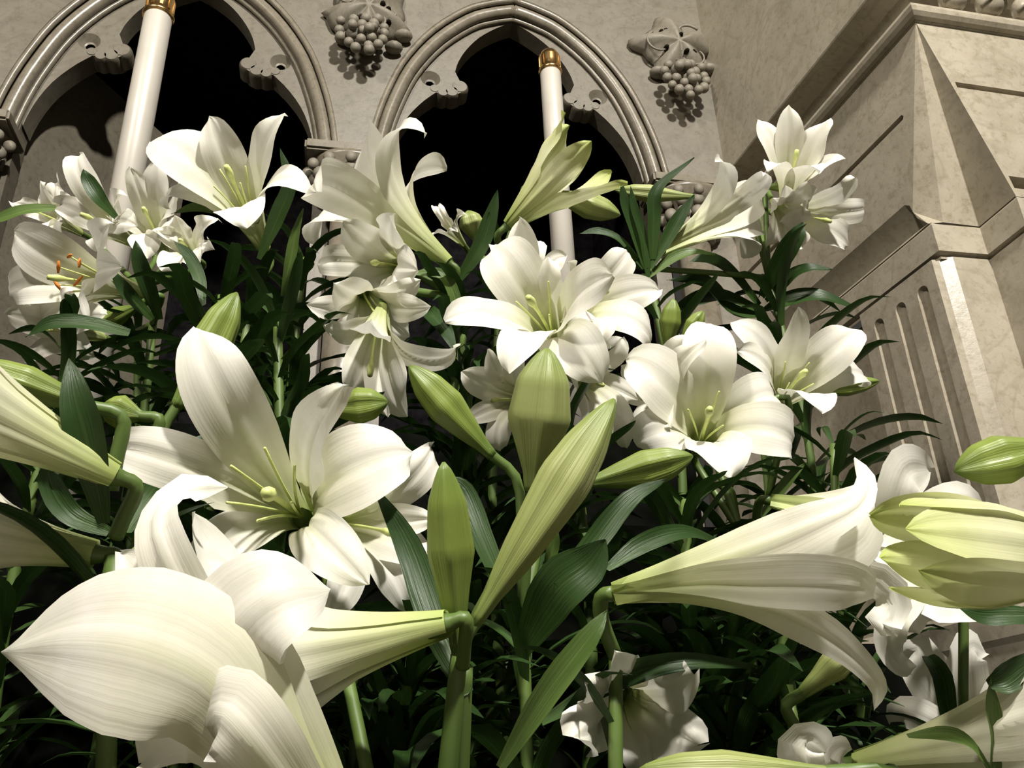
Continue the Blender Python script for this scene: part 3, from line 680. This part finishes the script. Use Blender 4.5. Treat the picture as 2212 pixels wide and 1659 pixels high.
def stem_to(plant, top, base, rad=.0055, mat=None, bend=.02):
    g = random.Random(SEED[0]); SEED[0] += 3
    m = (np.asarray(top) + np.asarray(base)) / 2 + np.array([g.uniform(-bend, bend), g.uniform(-bend, bend), 0])
    pts = catmull([base, m, top], 14); V, Fc = tube_geo(pts, np.linspace(rad * 1.15, rad * .85, 14), 9)
    UV = [(.5, k // 9 / 13) for k in range(len(V))]
    obj('stem', V, Fc, mat or M_STEM, plant, True, UV); return pts
def foliage(plant, pts, n, lo=.15, hi=.97, ln=(.08, .14), up=0.0, avoid=None):
    """leaves in a spiral round the stem; copies share a handful of leaf shapes"""
    g = random.Random(SEED[0]); SEED[0] += 5; a = g.uniform(0, 6.28)
    for k in range(n):
        t = lo + (hi - lo) * k / max(1, n - 1); a += 2.4 + g.uniform(-.3, .3)
        i = t * (len(pts) - 1); i0 = min(int(i), len(pts) - 2); p = pts[i0] + (pts[i0 + 1] - pts[i0]) * (i - i0)
        s = g.uniform(*ln) * (1.0 - .35 * max(0, t - .7) / .3)
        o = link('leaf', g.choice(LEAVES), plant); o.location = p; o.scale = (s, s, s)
        o.rotation_euler = (g.uniform(-.25, .25), g.uniform(-.45, .25) - up, a)
def plant(label, top, D, group='white lilies banked before the altar', leaves=26, hi=.97, base=None, lean=(0, 0), ln=(.08, .14), rad=.0055, bend=.02):
    """an Empty at the foot of the plant, its stem up to picture point top at depth D, and its leaves; returns plant and stem top"""
    T = P(top[0], top[1], D)
    if base is None:
        bx, by = T[0] + lean[0], T[1] + .03 + lean[1]; z = tier_z(bx, by)
        while z > T[2] - .10 and by > .25: by -= .03; z = tier_z(bx, by)
        base = np.array([bx, by, z])
    o = empty('lily_plant'); o.location = (0, 0, 0); tag(o, label, 'lily plant', group)
    pts = stem_to(o, T, base, rad, None, bend)
    if leaves: foliage(o, pts, int(leaves * 1.7), max(.12, 1 - .50 / max(.2, T[2] - base[2])), hi, ln)
    return o, T
# ------------------------------------------------------------------ the plants, front to back
# two huge blooms at the lower left front
p, T = plant('lily with the two biggest blooms, at the lower left front', (800, 1700), .50, leaves=8, hi=.8)
flower(p, (572, 1052), .54, (-.02, .34, .94), [(408, 722, 85, .86, 505, 790), (728, 815, 62, .78), (890, 1000, 88, 1.20, 800, 960), (775, 1278, 135, .85, 745, 1150), (440, 1215, 150, .8, 430, 1120), (270, 975, 112, .8, 350, 925)],
       1.12, T, stamens=6)
f = empty('flower', p)
B_ = (780, 1920, .37)
petal_free(f, [B_, (640, 1720, .366), (520, 1550, .362), (440, 1460, .360), (300, 1400, .362), (150, 1385, .375), (2, 1408, .40)], .035, (.1, -.5, -1), 24, seed=1, prof=POINTED, ruff=.5)
petal_free(f, [B_, (690, 1720, .374), (560, 1520, .374), (490, 1410, .374), (530, 1325, .372), (615, 1275, .375), (714, 1272, .395)], .0262, (.1, -.5, -1), 22, seed=2, ruff=.5)
petal_free(f, [B_, (650, 1700, .385), (510, 1500, .395), (420, 1330, .405), (350, 1190, .410), (340, 1110, .425), (400, 1055, .445), (492, 1052, .455)], .0145, (.3, -.2, -1), 18, seed=3, ruff=.4)
petal_free(f, [B_, (620, 1740, .385), (500, 1600, .39), (430, 1555, .39), (370, 1560, .392), (325, 1600, .398), (306, 1648, .405)], .019, (.2, -.3, -1), 22, seed=4)
petal_free(f, [B_, (620, 1700, .39), (480, 1500, .41), (390, 1340, .43), (320, 1250, .44), (262, 1192, .45)], .020, (.2, -.3, -1), 22, seed=5)
petal_free(f, [B_, (700, 1800, .358), (610, 1690, .350), (530, 1590, .346), (480, 1540, .350), (450, 1560, .360), (440, 1620, .372)], .019, (.2, -.4, -1), 40, seed=6, ruff=.3)
# front centre plant: buds
p, T = plant('lily with two long green buds and a level trumpet on one pale front stem', (992, 1415), .50, leaves=0, base=P(945, 1900, .49), rad=.0058, bend=.0)
stem_to(p, P(1006, 1440, .505), P(985, 1900, .50), .0052, None, .0)
flower(p, (655, 1420), .50, (-.95, -.15, -.2), [(590, 1290, 95, 1.0), (640, 1550, 90, 1.1), (560, 1480, 80, 1), (150, 90, 1), (210, 90, 1), (90, 80, 1)], 1.0, P(1000, 1440, .495), base=(968, 1347, .485), pistil=False)
bud(p, (990, 1405, .50), (958, 998, .50), .028, T, M_BUD, .03, fat=.52, neck=.42)
bud(p, (1022, 1350, .50), (1327, 862, .54), .031, T, M_BUD_W, -.03, fat=.62, neck=.34)
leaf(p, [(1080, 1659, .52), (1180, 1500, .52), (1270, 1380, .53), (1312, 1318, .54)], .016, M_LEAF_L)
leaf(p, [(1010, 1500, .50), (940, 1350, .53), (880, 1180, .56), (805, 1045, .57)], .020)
# central plant behind it, with the fat pale bud
p, T = plant('lily with a fat ribbed pale bud standing before the central blooms', (1130, 1330), .66, leaves=22, hi=.99, ln=(.10, .17))
bud(p, (1150, 1060, .66), (1182, 752, .66), .047, T, M_BUD_W, .0, fat=.50, neck=.36)
bud(p, (1064, 985, .70), (884, 790, .70), .031, T, M_BUD, .03)
bud(p, (1265, 1045, .72), (1497, 985, .72), .031, T, M_BUD, .05)
leaf(p, [(1130, 1400, .62), (1200, 1280, .60), (1270, 1220, .60), (1308, 1165, .60)], .036)
leaf(p, [(1150, 1330, .64), (1270, 1190, .66), (1360, 1080, .68), (1440, 1035, .70)], .018)
leaf(p, [(1170, 1560, .60), (1330, 1470, .60), (1480, 1430, .60), (1640, 1440, .62)], .016)
leaf(p, [(1310, 1230, .66), (1390, 1175, .68), (1480, 1150, .70), (1560, 1172, .72)], .016)
leaf(p, [(1100, 1300, .62), (1040, 1160, .64), (1000, 1060, .66), (960, 1030, .66)], .018)
leaf(p, [(1180, 1230, .70), (1195, 1180, .70), (1200, 1130, .70)], .010, M_LEAF_L)
# bloom half hidden behind the biggest flower
p, T = plant('lily whose bloom peeps out behind the biggest front flower and the dark leaf', (760, 1330), .68, leaves=18, hi=.9)
flower(p, (800, 1130), .66, (.55, .12, .75), [(925, 962, 150, .8, 900, 1040), (885, 1312, 125, .9, 860, 1230), (930, 1215, 80, 1.0), (935, 1110, 70, .9), (150, 90, 1), (230, 90, 1)], 0.8, T)
# left edge trumpets
p, T = plant('lily with big green-white trumpets cut off by the left edge of the picture', (245, 1200), .47, leaves=14, hi=.98, lean=(0, .02))
flower(p, (-190, 815), .42, (-.9, .35, .2), [(a, 70, .8) for a in (0, 60, 120, 180, 240, 300)], 1.0, P(250, 1160, .47), base=(246, 1028, .46), pistil=False, th0=8, tubefrac=.62)
flower(p, (-60, 1150), .46, (-.9, .2, .2), [(a, 80, 1) for a in (20, 80, 140, 200, 260, 320)], 1.0, P(215, 1330, .48), base=(205, 1197, .47), pistil=False, th0=6, tubefrac=.62, width=.8)
bud(p, (200, 880, .50), (-70, 785, .48), .022, P(240, 1060, .50), M_BUD, .02)
leaf(p, [(225, 1130, .46), (190, 960, .45), (165, 860, .45), (150, 775, .46)], .019)
leaf(p, [(270, 1150, .58), (330, 1060, .60), (385, 1000, .60), (440, 940, .62)], .030)
leaf(p, [(235, 1150, .50), (150, 1110, .50), (105, 1030, .50), (120, 990, .50)], .014)
bud(p, (330, 1300, .55), (290, 1175, .55), .024, None, M_BUD, .03)
bud(p, (310, 900, .60), (220, 880, .60), .022, P(316, 1000, .6), M_BUD, .03)
bud(p, (380, 880, .70), (512, 632, .74), .033, P(365, 1050, .68), M_BUD, .03)
# left: bloom with orange anthers
p, T = plant('lily bloom with orange pollen in its throat, near the left edge', (330, 700), 1.02, leaves=24, hi=.95)
flower(p, (160, 595), .97, (-.45, .12, .85), [(32, 505, 80, 1.25, 85, 530), (240, 480, 55, 1.3), (25, 625, 105, 1.0, 50, 615), (100, 695, 115, 1.05, 105, 650), (190, 690, 110, .9), (265, 570, 80, 1.0)], 1.0, T, stamens=6, anthers=True, orange=True)
flower(p, (120, 705), .99, (-.2, .1, .95), [(240, 690, 100, .9), (205, 765, 110, .9), (15, 680, 100, .9), (60, 775, 110, .9), (150, 640, 90, .9), (60, 640, 90, .9)], .85, T)
bud(p, (300, 660, .95), (215, 700, .95), .02, T, M_BUD, .03)
leaf(p, [(280, 720, .8), (190, 700, .8), (110, 700, .8), (55, 728, .8)], .018)
leaf(p, [(345, 690, .95), (320, 620, .93), (300, 560, .92), (293, 520, .92)], .018)
leaf(p, [(330, 690, .95), (280, 640, .93), (235, 575, .92)], .016)
# dim blooms around the foot of the left candle
p, T = plant('lily cluster in the shade around the foot of the candle above the front blooms', (300, 620), 1.20, leaves=20, hi=.95)
flower(p, (215, 470), 1.18, (-.25, .3, .9), [(160, 345, 150, .8, 185, 370), (262, 430, 70, 1.0), (130, 450, 120, .9), (170, 425, 130, .9), (240, 530, 110, 1.0), (290, 500, 90, 1)], .95, T, ruff=1.6)
flower(p, (320, 465), 1.14, (.05, .5, .85), [(285, 365, 70, .8), (345, 350, 80, 1.1), (395, 420, 80, 1.1), (385, 520, 110, 1.1), (310, 560, 110, 1.1), (245, 470, 110, .9)], 0.85, T, ruff=1.8)
flower(p, (395, 520), 1.08, (.1, .2, .95), [(470, 480, 90, .9), (380, 470, 80, 1.0), (340, 500, 90, .9), (360, 580, 100, 1.0), (430, 580, 90, 1.0), (460, 540, 90, .8)], 0.68, T, ruff=2)
flower(p, (95, 455), 1.26, (-.3, .3, .9), [(85, 395, 90, .9), (30, 440, 100, .9), (60, 520, 110, .9), (140, 520, 100, .9), (165, 430, 100, .9), (130, 400, 140, .8)], .75, T, ruff=2)
leaf(p, [(250, 470, 1.12), (215, 430, 1.1), (190, 390, 1.1), (180, 365, 1.1)], .02)
leaf(p, [(120, 450, 1.1), (60, 455, 1.1), (10, 470, 1.1), (-30, 480, 1.1)], .022, M_LEAF_L)
# top left bloom
p, T = plant('lily with one wide open bloom in front of the dark arch beside a candle', (550, 620), 1.0, leaves=26, hi=.98)
flower(p, (502, 392), .97, (-.14, .62, .75), [(448, 252, 62, .95), (614, 256, 62, 1.25, 590, 300), (338, 300, 95, 1.3, 400, 315), (368, 458, 150, .85, 385, 402), (535, 492, 125, 1.2, 535, 450), (664, 432, 145, .95, 640, 370)], 1.05, T, stamens=4)
leaf(p, [(560, 560, 1.0), (600, 470, 1.0), (625, 400, 1.0), (605, 320, 1.0)], .020)
leaf(p, [(610, 640, .95), (628, 560, .95), (640, 500, .95), (655, 450, .95)], .012, M_LEAF_L)
leaf(p, [(560, 480, 1.0), (480, 460, 1.0), (420, 450, 1.0), (370, 462, 1.0)], .016, M_LEAF_L)
leaf(p, [(440, 660, .9), (430, 600, .92), (405, 550, .94), (375, 520, .95)], .014)
# upper middle cluster
p, T = plant('lily with a tumbling stack of blooms below the small grape corbel', (975, 640), 1.0, leaves=26, hi=.98)
flower(p, (795, 425), 1.00, (-.6, .5, .6), [(800, 285, 55, 1.35, 800, 330), (920, 292, 160, .85, 870, 285), (957, 378, 115, 1.1, 925, 350), (880, 510, 100, .95, 850, 480), (678, 525, 140, 1.0, 700, 455), (690, 412, 130, 1.0, 715, 380)], 1.05, T, base=(968, 568, .99), stamens=0)
flower(p, (815, 560), .93, (-.25, .0, .95), [(740, 480, 75, 1.15), (850, 465, 65, 1.2), (905, 570, 90, 1.1), (860, 640, 110, 1), (755, 640, 115, 1.0), (697, 565, 140, 1.0, 715, 545)], 0.85, T)
flower(p, (800, 670), .88, (.25, -.35, .85), [(928, 655, 95, .85), (900, 600, 130, .9), (720, 610, 70, 1.1), (665, 655, 80, .8), (740, 735, 120, 1), (875, 730, 140, 1.0)], 0.75, T)
flower(p, (795, 760), .83, (-.05, -.55, .75), [(712, 705, 150, .9, 735, 690), (972, 738, 185, .75, 930, 795), (890, 890, 70, 1.1), (830, 900, 60, 1.0), (760, 850, 70, 1.0), (800, 690, 80, 1)], 0.85, T)
bud(p, (700, 885, .70), (838, 868, .70), .028, None, M_BUD, .02)
leaf(p, [(890, 640, 1.0), (950, 700, .95), (985, 760, .92)], .02)
leaf(p, [(980, 620, 1.0), (1035, 540, 1.0), (1060, 470, 1.0), (1075, 410, 1.0)], .020)
leaf(p, [(990, 640, 1.0), (960, 560, 1.0), (900, 540, 1.0)], .016)
leaf(p, [(1000, 700, .98), (960, 600, .98), (880, 590, .98)], .016, M_LEAF_L)
# small buds behind, middle
p, T = plant('lily with a half open greenish bloom in front of the arch candle', (1085, 560), 1.05, leaves=16, hi=.98)
flower(p, (1185, 405), 1.02, (.6, .65, .2), [(30, 10, .85), (90, 22, .7), (150, 8, .85), (210, 20, .7), (270, 12, .85), (330, 45, .7)], 1.0, T, base=(1097, 488, 1.02), mat=M_PETAL_G, pistil=False, th0=17, tubefrac=.47)
bud(p, (1190, 415, 1.06), (1340, 465, 1.08), .032, T, M_BUD_W, .02)
bud(p, (1030, 520, 1.1), (1010, 455, 1.1), .03, T, M_BUD_W, .02)
flower(p, (960, 480), 1.12, (-.4, .4, .8), [(955, 450, 170, .6), (990, 500, 100, .7), (930, 520, 100, .7), (1000, 470, 90, .7)], .55, T, pistil=False)
# central cluster
p, T = plant('lily with overlapping open blooms behind the fat pale bud at the centre', (1215, 830), .90, leaves=24, hi=.98)
flower(p, (1165, 655), .82, (-.22, .42, .88), [(1062, 545, 120, 1.25, 1085, 570), (1318, 608, 72, 1.45, 1250, 620), (972, 706, 80, .95, 1030, 680), (1125, 800, 140, 1.0, 1100, 730), (1285, 835, 130, 1.1, 1260, 750), (1185, 560, 85, 1.0)], 1.02, T, stamens=3)
flower(p, (1290, 635), .92, (.4, .3, .85), [(1418, 628, 85, 1.0, 1380, 620), (1345, 540, 130, 1.0, 1330, 565), (1398, 745, 160, 1.0, 1375, 680), (1300, 740, 110, 1), (1230, 570, 100, .9), (1220, 700, 100, .9)], .95, T)
flower(p, (1135, 600), .95, (-.1, .6, .7), [(1085, 535, 150, 1.0, 1100, 530), (1160, 530, 150, 1.0, 1150, 530), (1050, 600, 120, 1.0), (1220, 560, 120, 1.0), (90, 60, 1), (270, 110, .8)], 0.7, T, pistil=False)
flower(p, (1290, 815), .90, (.35, -.05, .9), [(1345, 735, 120, 1.1), (1370, 870, 110, 1.0), (1350, 970, 140, .9, 1340, 900), (1270, 920, 110, 1.0), (1230, 770, 100, 1.0), (1300, 740, 90, 1)], 0.75, T)
flower(p, (1085, 855), .84, (-.4, .1, .9), [(1003, 800, 85, 1.1), (1010, 905, 85, 1.0), (1078, 968, 150, .85, 1055, 935), (1110, 770, 80, 1), (1160, 880, 90, 1), (1050, 760, 90, .9)], 0.68, T)
# right of centre hero bloom
p, T = plant('lily with a bright wide bloom right of the fat pale bud, petals curled back', (1600, 1150), .92, leaves=22, hi=.92)
flower(p, (1532, 890), .86, (-.08, .45, .88), [(1530, 705, 130, 1.05, 1565, 745), (1350, 800, 110, 1.5, 1430, 790), (1385, 965, 160, 1.05, 1395, 890), (1580, 1028, 125, 1.4, 1575, 960), (1700, 965, 160, 1.15, 1685, 900), (1655, 878, 150, 1.25, 1640, 800)], 1.05, T, stamens=3)
flower(p, (1415, 850), .92, (-.55, .1, .8), [(1335, 842, 90, .9), (1345, 795, 80, 1.1), (1480, 722, 100, 1.1, 1490, 735), (1370, 930, 110, 1.0), (1440, 920, 110, 1), (1520, 730, 110, .9)], 0.75, T)
leaf(p, [(1600, 1160, .95), (1580, 1080, .95), (1572, 1040, .95)], .012, M_LEAF_L)
leaf(p, [(1640, 1120, .95), (1700, 1040, .95), (1740, 1000, .95)], .012, M_LEAF_L)
# right bloom
p, T = plant('lily with one star-shaped bloom beside the dark joint of the fluted pier', (1660, 1080), 1.08, leaves=26, hi=.95)
flower(p, (1722, 812), 1.06, (.08, .5, .86), [(1588, 697, 100, .95, 1640, 715), (1712, 668, 55, 1.0), (1850, 715, 80, 1.1, 1800, 720), (1855, 832, 150, .85, 1845, 775), (1765, 888, 130, 1.05, 1755, 850), (1602, 770, 115, 1.0, 1625, 760)], 1.04, T, stamens=4)
bud(p, (1745, 848, 1.13), (1900, 823, 1.13), .024, T, M_BUD, .02)
bud(p, (1650, 870, 1.04), (1590, 875, 1.04), .024, T, M_BUD, .02)
# top right cluster
p, T = plant('lily with star bloom and drooping blooms against the plain marble at upper right', (1660, 600), 1.30, leaves=20, hi=.98, ln=(.12, .19))
flower(p, (1712, 352), 1.30, (-.08, .78, .62), [(1640, 258, 75, .9), (1702, 228, 42, 1.0), (1796, 256, 48, 1.2), (1823, 342, 95, 1.0), (1768, 376, 115, .95), (1654, 368, 105, .9)], .98, T, stamens=0)
flower(p, (1580, 455), 1.22, (.7, .4, .5), [(1545, 346, 165, .8, 1552, 390), (1640, 368, 130, .7), (1645, 420, 80, 1.1), (1640, 490, 85, 1.1), (1612, 560, 165, .95, 1610, 520), (1570, 500, 90, 1.0)], 1.0, T, base=(1418, 547, 1.22), width=.85)
flower(p, (1765, 465), 1.36, (.45, -.2, .85), [(1845, 385, 70, .9), (1855, 445, 160, .9, 1850, 430), (1828, 538, 110, 1.1), (1718, 535, 130, 1.0, 1730, 510), (1725, 420, 100, 1.0), (1690, 470, 120, .9)], 1.0, T, ruff=1.6)
flower(p, (1695, 465), 1.30, (.05, -.5, .8), [(1745, 470, 120, 1.1, 1725, 440), (1670, 430, 90, 1.0), (1665, 530, 130, .8), (1700, 540, 110, .9), (1740, 390, 60, 1), (1690, 400, 60, 1)], 0.65, T, pistil=False)
bud(p, (1655, 405, 1.34), (1735, 395, 1.34), .022, T, M_BUD, .02)
leaf(p, [(1645, 640, 1.3), (1690, 560, 1.26), (1720, 510, 1.24), (1735, 480, 1.24)], .030)
leaf(p, [(1655, 650, 1.3), (1700, 605, 1.28), (1745, 580, 1.26), (1797, 582, 1.26)], .022)
leaf(p, [(1650, 670, 1.3), (1700, 650, 1.28), (1770, 640, 1.26), (1850, 665, 1.26)], .030)
leaf(p, [(1640, 660, 1.3), (1580, 590, 1.28), (1530, 560, 1.28), (1490, 565, 1.28)], .026)
leaf(p, [(1640, 670, 1.3), (1560, 640, 1.28), (1500, 650, 1.26), (1440, 680, 1.26)], .028)
leaf(p, [(1640, 680, 1.3), (1580, 670, 1.28), (1520, 610, 1.26), (1440, 605, 1.26)], .030)
# small upright leafy tip with bud before the springing of the arch
p, T = plant('lily tip with slim green leaves and level bud before the right foot of the arch', (1400, 580), 1.22, leaves=10, hi=.98)
bud(p, (1500, 425, 1.25), (1328, 410, 1.25), .024, None, M_BUD_W, .02)
leaf(p, [(1410, 560, 1.2), (1412, 480, 1.2), (1420, 410, 1.2), (1500, 340, 1.2)], .020)
leaf(p, [(1395, 580, 1.2), (1370, 500, 1.2), (1350, 440, 1.2), (1342, 390, 1.2)], .018)
leaf(p, [(1400, 600, 1.2), (1390, 520, 1.2), (1370, 450, 1.2), (1362, 400, 1.2)], .014)
leaf(p, [(1405, 580, 1.2), (1450, 500, 1.2), (1475, 460, 1.2), (1500, 420, 1.2)], .020)
leaf(p, [(1390, 580, 1.2), (1340, 520, 1.2), (1290, 500, 1.2), (1250, 505, 1.2)], .014)
leaf(p, [(1400, 600, 1.2), (1450, 560, 1.2), (1500, 545, 1.2), (1545, 550, 1.2)], .016, M_LEAF_L)
bud(p, (1440, 760, 1.1), (1455, 645, 1.1), .026, None, M_BUD, .02)
bud(p, (1470, 740, 1.1), (1520, 672, 1.1), .022, None, M_BUD, .02)
# right: long side-on trumpet
p, T = plant('lily with a long trumpet seen from the side, at the right front', (1330, 1420), .60, leaves=12, hi=.9)
f = empty('flower', p); B_ = (1325, 1282, .58)
petal_free(f, [B_, (1500, 1228, .562), (1650, 1178, .548), (1770, 1128, .540), (1850, 1088, .545), (1872, 1035, .556), (1846, 988, .57)], .0175, (.1, -.5, -1), 42, seed=21, prof=([0, .15, .3, .45, .55, .65, .75, .85, .95, 1], [.45, .6, .8, .98, 1.0, .85, .62, .45, .25, .03]), ruff=.3)
petal_free(f, [B_, (1500, 1245, .575), (1640, 1215, .565), (1760, 1185, .560), (1850, 1150, .565), (1885, 1090, .575)], .028, (0, -.1, -1), 26, seed=22, ruff=.3)
petal_free(f, [B_, (1500, 1262, .556), (1640, 1262, .540), (1770, 1262, .530), (1850, 1268, .530), (1888, 1292, .542)], .0195, (-.1, .25, -1), 44, seed=23, ruff=.3)
petal_free(f, [B_, (1500, 1285, .565), (1640, 1310, .553), (1760, 1362, .548), (1850, 1425, .552), (1898, 1485, .560), (1888, 1534, .57)], .0155, (-.1, .6, -1), 40, seed=24, prof=([0, .15, .3, .45, .55, .65, .75, .85, .95, 1], [.45, .6, .8, .98, 1.0, .85, .62, .45, .25, .03]), ruff=.3)
petal_free(f, [B_, (1500, 1270, .585), (1700, 1255, .585), (1840, 1250, .580), (1915, 1268, .575), (1928, 1325, .568), (1892, 1350, .560), (1940, 1372, .552)], .0135, (.6, .2, -1), 30, seed=25)
petal_free(f, [B_, (1500, 1250, .59), (1700, 1200, .60), (1830, 1180, .60), (1890, 1200, .60)], .028, (0, 0, -1), 24, seed=26)
pd = catmull([P(*B_), P(1300, 1290, .585), P(1300, 1340, .59), T], 10); V, Fc = tube_geo(pd, .0052, 8); obj('pedicel', V, Fc, M_STEM, f, True, [(.5, .9)] * len(V))
# right: bloom behind it
p, T = plant('lily bloom standing behind the long side-on trumpet, before the flutes', (1700, 1240), .86, leaves=16, hi=.9)
f = empty('flower', p); B_ = (1665, 1082, .84)
petal_free(f, [B_, (1760, 1100, .83), (1850, 1130, .81), (1920, 1130, .79), (1945, 1060, .78), (1965, 1015, .79), (2010, 1012, .82)], .026, (.3, .1, 1), 20, seed=11)
petal_free(f, [B_, (1760, 1100, .83), (1860, 1140, .80), (1970, 1140, .78), (2045, 1095, .77), (2090, 1080, .775), (2120, 1115, .79)], .021, (.2, .7, 1), 20, seed=12)
petal_free(f, [B_, (1740, 1085, .845), (1810, 1085, .84), (1860, 1075, .835), (1890, 1062, .84), (1925, 1075, .85)], .014, (.1, .6, 1), 20, seed=13)
petal_free(f, [B_, (1760, 1105, .83), (1860, 1150, .80), (1940, 1190, .78), (2010, 1220, .78), (2050, 1260, .79)], .022, (.2, .6, 1), 20, seed=14)
petal_free(f, [B_, (1750, 1100, .84), (1850, 1160, .81), (1910, 1210, .80), (1930, 1260, .80)], .020, (.1, .5, 1), 20, seed=15)
pd = catmull([P(*B_), P(1640, 1085, .85), P(1640, 1150, .86), T], 10); V, Fc = tube_geo(pd, .0045, 8); obj('pedicel', V, Fc, M_STEM, f, True, [(.5, .9)] * len(V))
# right edge: opening bud pair and hanging bloom
p, T = plant('lily with a fat opening greenish bud pointing in from the right edge', (2330, 1420), .58, leaves=10, hi=.9)
flower(p, (2150, 1197), .52, (-.97, .05, .2), [(0, -20, 1.0), (60, -16, 1.0), (120, -14, 1.0), (180, -20, 1), (240, -15, 1), (300, -10, 1)], 1.0, T, base=(2420, 1222, .54), mat=M_PETAL_G, pistil=False, th0=15, width=.85, tubefrac=.55, ruff=.2)
bud(p, (2300, 960, .55), (2062, 1018, .55), .030, T, M_BUD, .05)
leaf(p, [(2260, 1330, .6), (2180, 1330, .6), (2120, 1330, .6), (2068, 1312, .6)], .016)
p, T = plant('lily bloom with yellow throat hanging below the opening greenish bud', (2080, 1560), .80, leaves=14, hi=.9)
f = empty('flower', p); B_ = (2040, 1215, .80)
petal_free(f, [B_, (2000, 1260, .76), (2010, 1300, .735), (2060, 1300, .725), (2100, 1305, .73), (2130, 1318, .74)], .018, (.1, .6, 1), 14, seed=31)
petal_free(f, [B_, (1990, 1260, .76), (1965, 1300, .73), (1930, 1340, .72), (1922, 1395, .725), (1945, 1435, .74), (1980, 1440, .755)], .013, (-.2, .7, 1), 14, seed=32)
petal_free(f, [B_, (2000, 1250, .77), (1960, 1270, .75), (1915, 1262, .745), (1890, 1275, .75)], .014, (0, .6, 1), 14, seed=33)
petal_free(f, [B_, (2030, 1250, .78), (2080, 1270, .77), (2120, 1280, .78), (2170, 1300, .80)], .016, (0, .6, 1), 14, seed=34)
petal_free(f, [B_, (2010, 1255, .775), (1990, 1290, .765), (1975, 1330, .765), (1985, 1370, .77)], .015, (0, .6, 1), 14, seed=35)
for k in range(4):
    a = tube_geo([P(2010 + 4 * k, 1262, .765), P(1985 - 12 * k, 1285 + 3 * k, .745), P(1955 - 14 * k, 1300 + 6 * k, .73)], .0011, 5); obj('stamen', *a, M_ANTHER, f)
pd = catmull([P(*B_), P(2060, 1215, .81), P(2080, 1300, .82), T], 10); V, Fc = tube_geo(pd, .0045, 8); obj('pedicel', V, Fc, M_STEM, f, True, [(.5, .9)] * len(V))
f = empty('flower', p); B_ = (2120, 1680, .86)
petal_free(f, [B_, (2070, 1580, .85), (2030, 1500, .84), (1995, 1440, .835), (1975, 1402, .84), (1955, 1430, .85)], .025, (-.1, .3, 1), 14, seed=41)
petal_free(f, [B_, (2100, 1580, .85), (2095, 1490, .84), (2090, 1430, .835), (2100, 1395, .84), (2130, 1410, .85)], .021, (.1, .3, 1), 14, seed=42)
petal_free(f, [B_, (2060, 1600, .84), (2000, 1560, .82), (1950, 1540, .82), (1925, 1560, .83)], .020, (-.1, .5, 1), 14, seed=43)
petal_free(f, [B_, (2130, 1600, .84), (2160, 1530, .83), (2190, 1490, .83), (2230, 1480, .84)], .022, (.1, .5, 1), 14, seed=44)
pd = catmull([P(*B_), P(2110, 1720, .85), T + np.array([0, 0, -.03])], 8); V, Fc = tube_geo(pd, .0045, 8); obj('pedicel', V, Fc, M_STEM, f, True, [(.5, .9)] * len(V))
# lower right corner
p, T = plant('lily with a large trumpet in the lower right corner', (1850, 1760), .56, leaves=8, hi=.9)
flower(p, (2330, 1560), .50, (.85, .25, .1), [(a, 70, .9) for a in (0, 60, 120, 180, 240, 300)], 1.0, T, base=(1850, 1650, .56), pistil=False, th0=8, tubefrac=.66)
f = empty('flower', p); B_ = (1800, 1800, .54)
petal_free(f, [B_, (1765, 1720, .53), (1738, 1660, .525), (1728, 1615, .525), (1752, 1596, .53), (1785, 1625, .54)], .0135, (.2, .3, -1), 20, seed=51, ruff=.3)
petal_free(f, [B_, (1790, 1720, .54), (1800, 1670, .54), (1815, 1630, .545), (1840, 1620, .55)], .013, (.2, .3, -1), 20, seed=52)
petal_free(f, [B_, (1760, 1740, .545), (1700, 1700, .55), (1650, 1690, .55)], .015, (.2, .3, -1), 20, seed=53)
leaf(p, [(2150, 1700, .5), (2150, 1600, .5), (2142, 1530, .5), (2140, 1460, .5)], .010, M_LEAF_L)
leaf(p, [(2135, 1480, .5), (2170, 1470, .5), (2210, 1440, .5), (2260, 1400, .5)], .016)
leaf(p, [(1960, 1590, .5), (2040, 1585, .5), (2100, 1610, .5), (2150, 1680, .5)], .008, M_LEAF_L)
bud(p, (1730, 1500, .6), (1860, 1395, .6), .020, P(1745, 1620, .6), M_BUD_W, .03, neck=.5)
# bottom centre wilted bloom
p, T = plant('crumpled lily bloom at the bottom below the long side-on trumpet', (1330, 1760), .64, leaves=12, hi=.8)
flower(p, (1375, 1545), .62, (.05, .1, .95), [(1505, 1465, 70, 1.0), (1320, 1412, 60, 1.0), (1505, 1610, 60, 1.25), (1245, 1600, 70, 1.2), (1270, 1470, 70, 1), (1400, 1660, 70, 1.2)], 0.8, T, pistil=False, ruff=2.6)
bud(p, (1800, 1668, .5), (1380, 1662, .5), .022, T, M_BUD_W, .01)

# leafy stems without blooms, filling the bank
for lab, top, D, n in (('leafy lily stem without blooms at the left below the orange pollen bloom', (150, 760), .92, 34), ('leafy lily stem without blooms behind the tallest petal of the biggest bloom', (480, 640), .90, 36),
                       ('leafy lily stem without blooms in the dark gap under the wide open upper bloom', (600, 700), .88, 36), ('leafy lily stem without blooms left of the hanging middle blooms', (655, 560), 1.10, 30),
                       ('leafy lily stem without blooms above the long side-on trumpet', (1480, 1080), .80, 36), ('leafy lily stem without blooms under the long side-on trumpet', (1560, 1380), .74, 36),
                       ('leafy lily stem without blooms in the dark bottom gap beside the front bud stem', (880, 1480), .66, 30), ('leafy lily stem without blooms beside the crumpled bottom bloom', (1700, 1480), .70, 30),
                       ('leafy lily stem without blooms between the star bloom and the pier joint', (1800, 960), 1.00, 22), ('leafy lily stem without blooms in the gap left of the central blooms', (1000, 720), 1.02, 32)):
    p, T = plant(lab, top, D, leaves=n, hi=1.0, ln=(.09, .16))
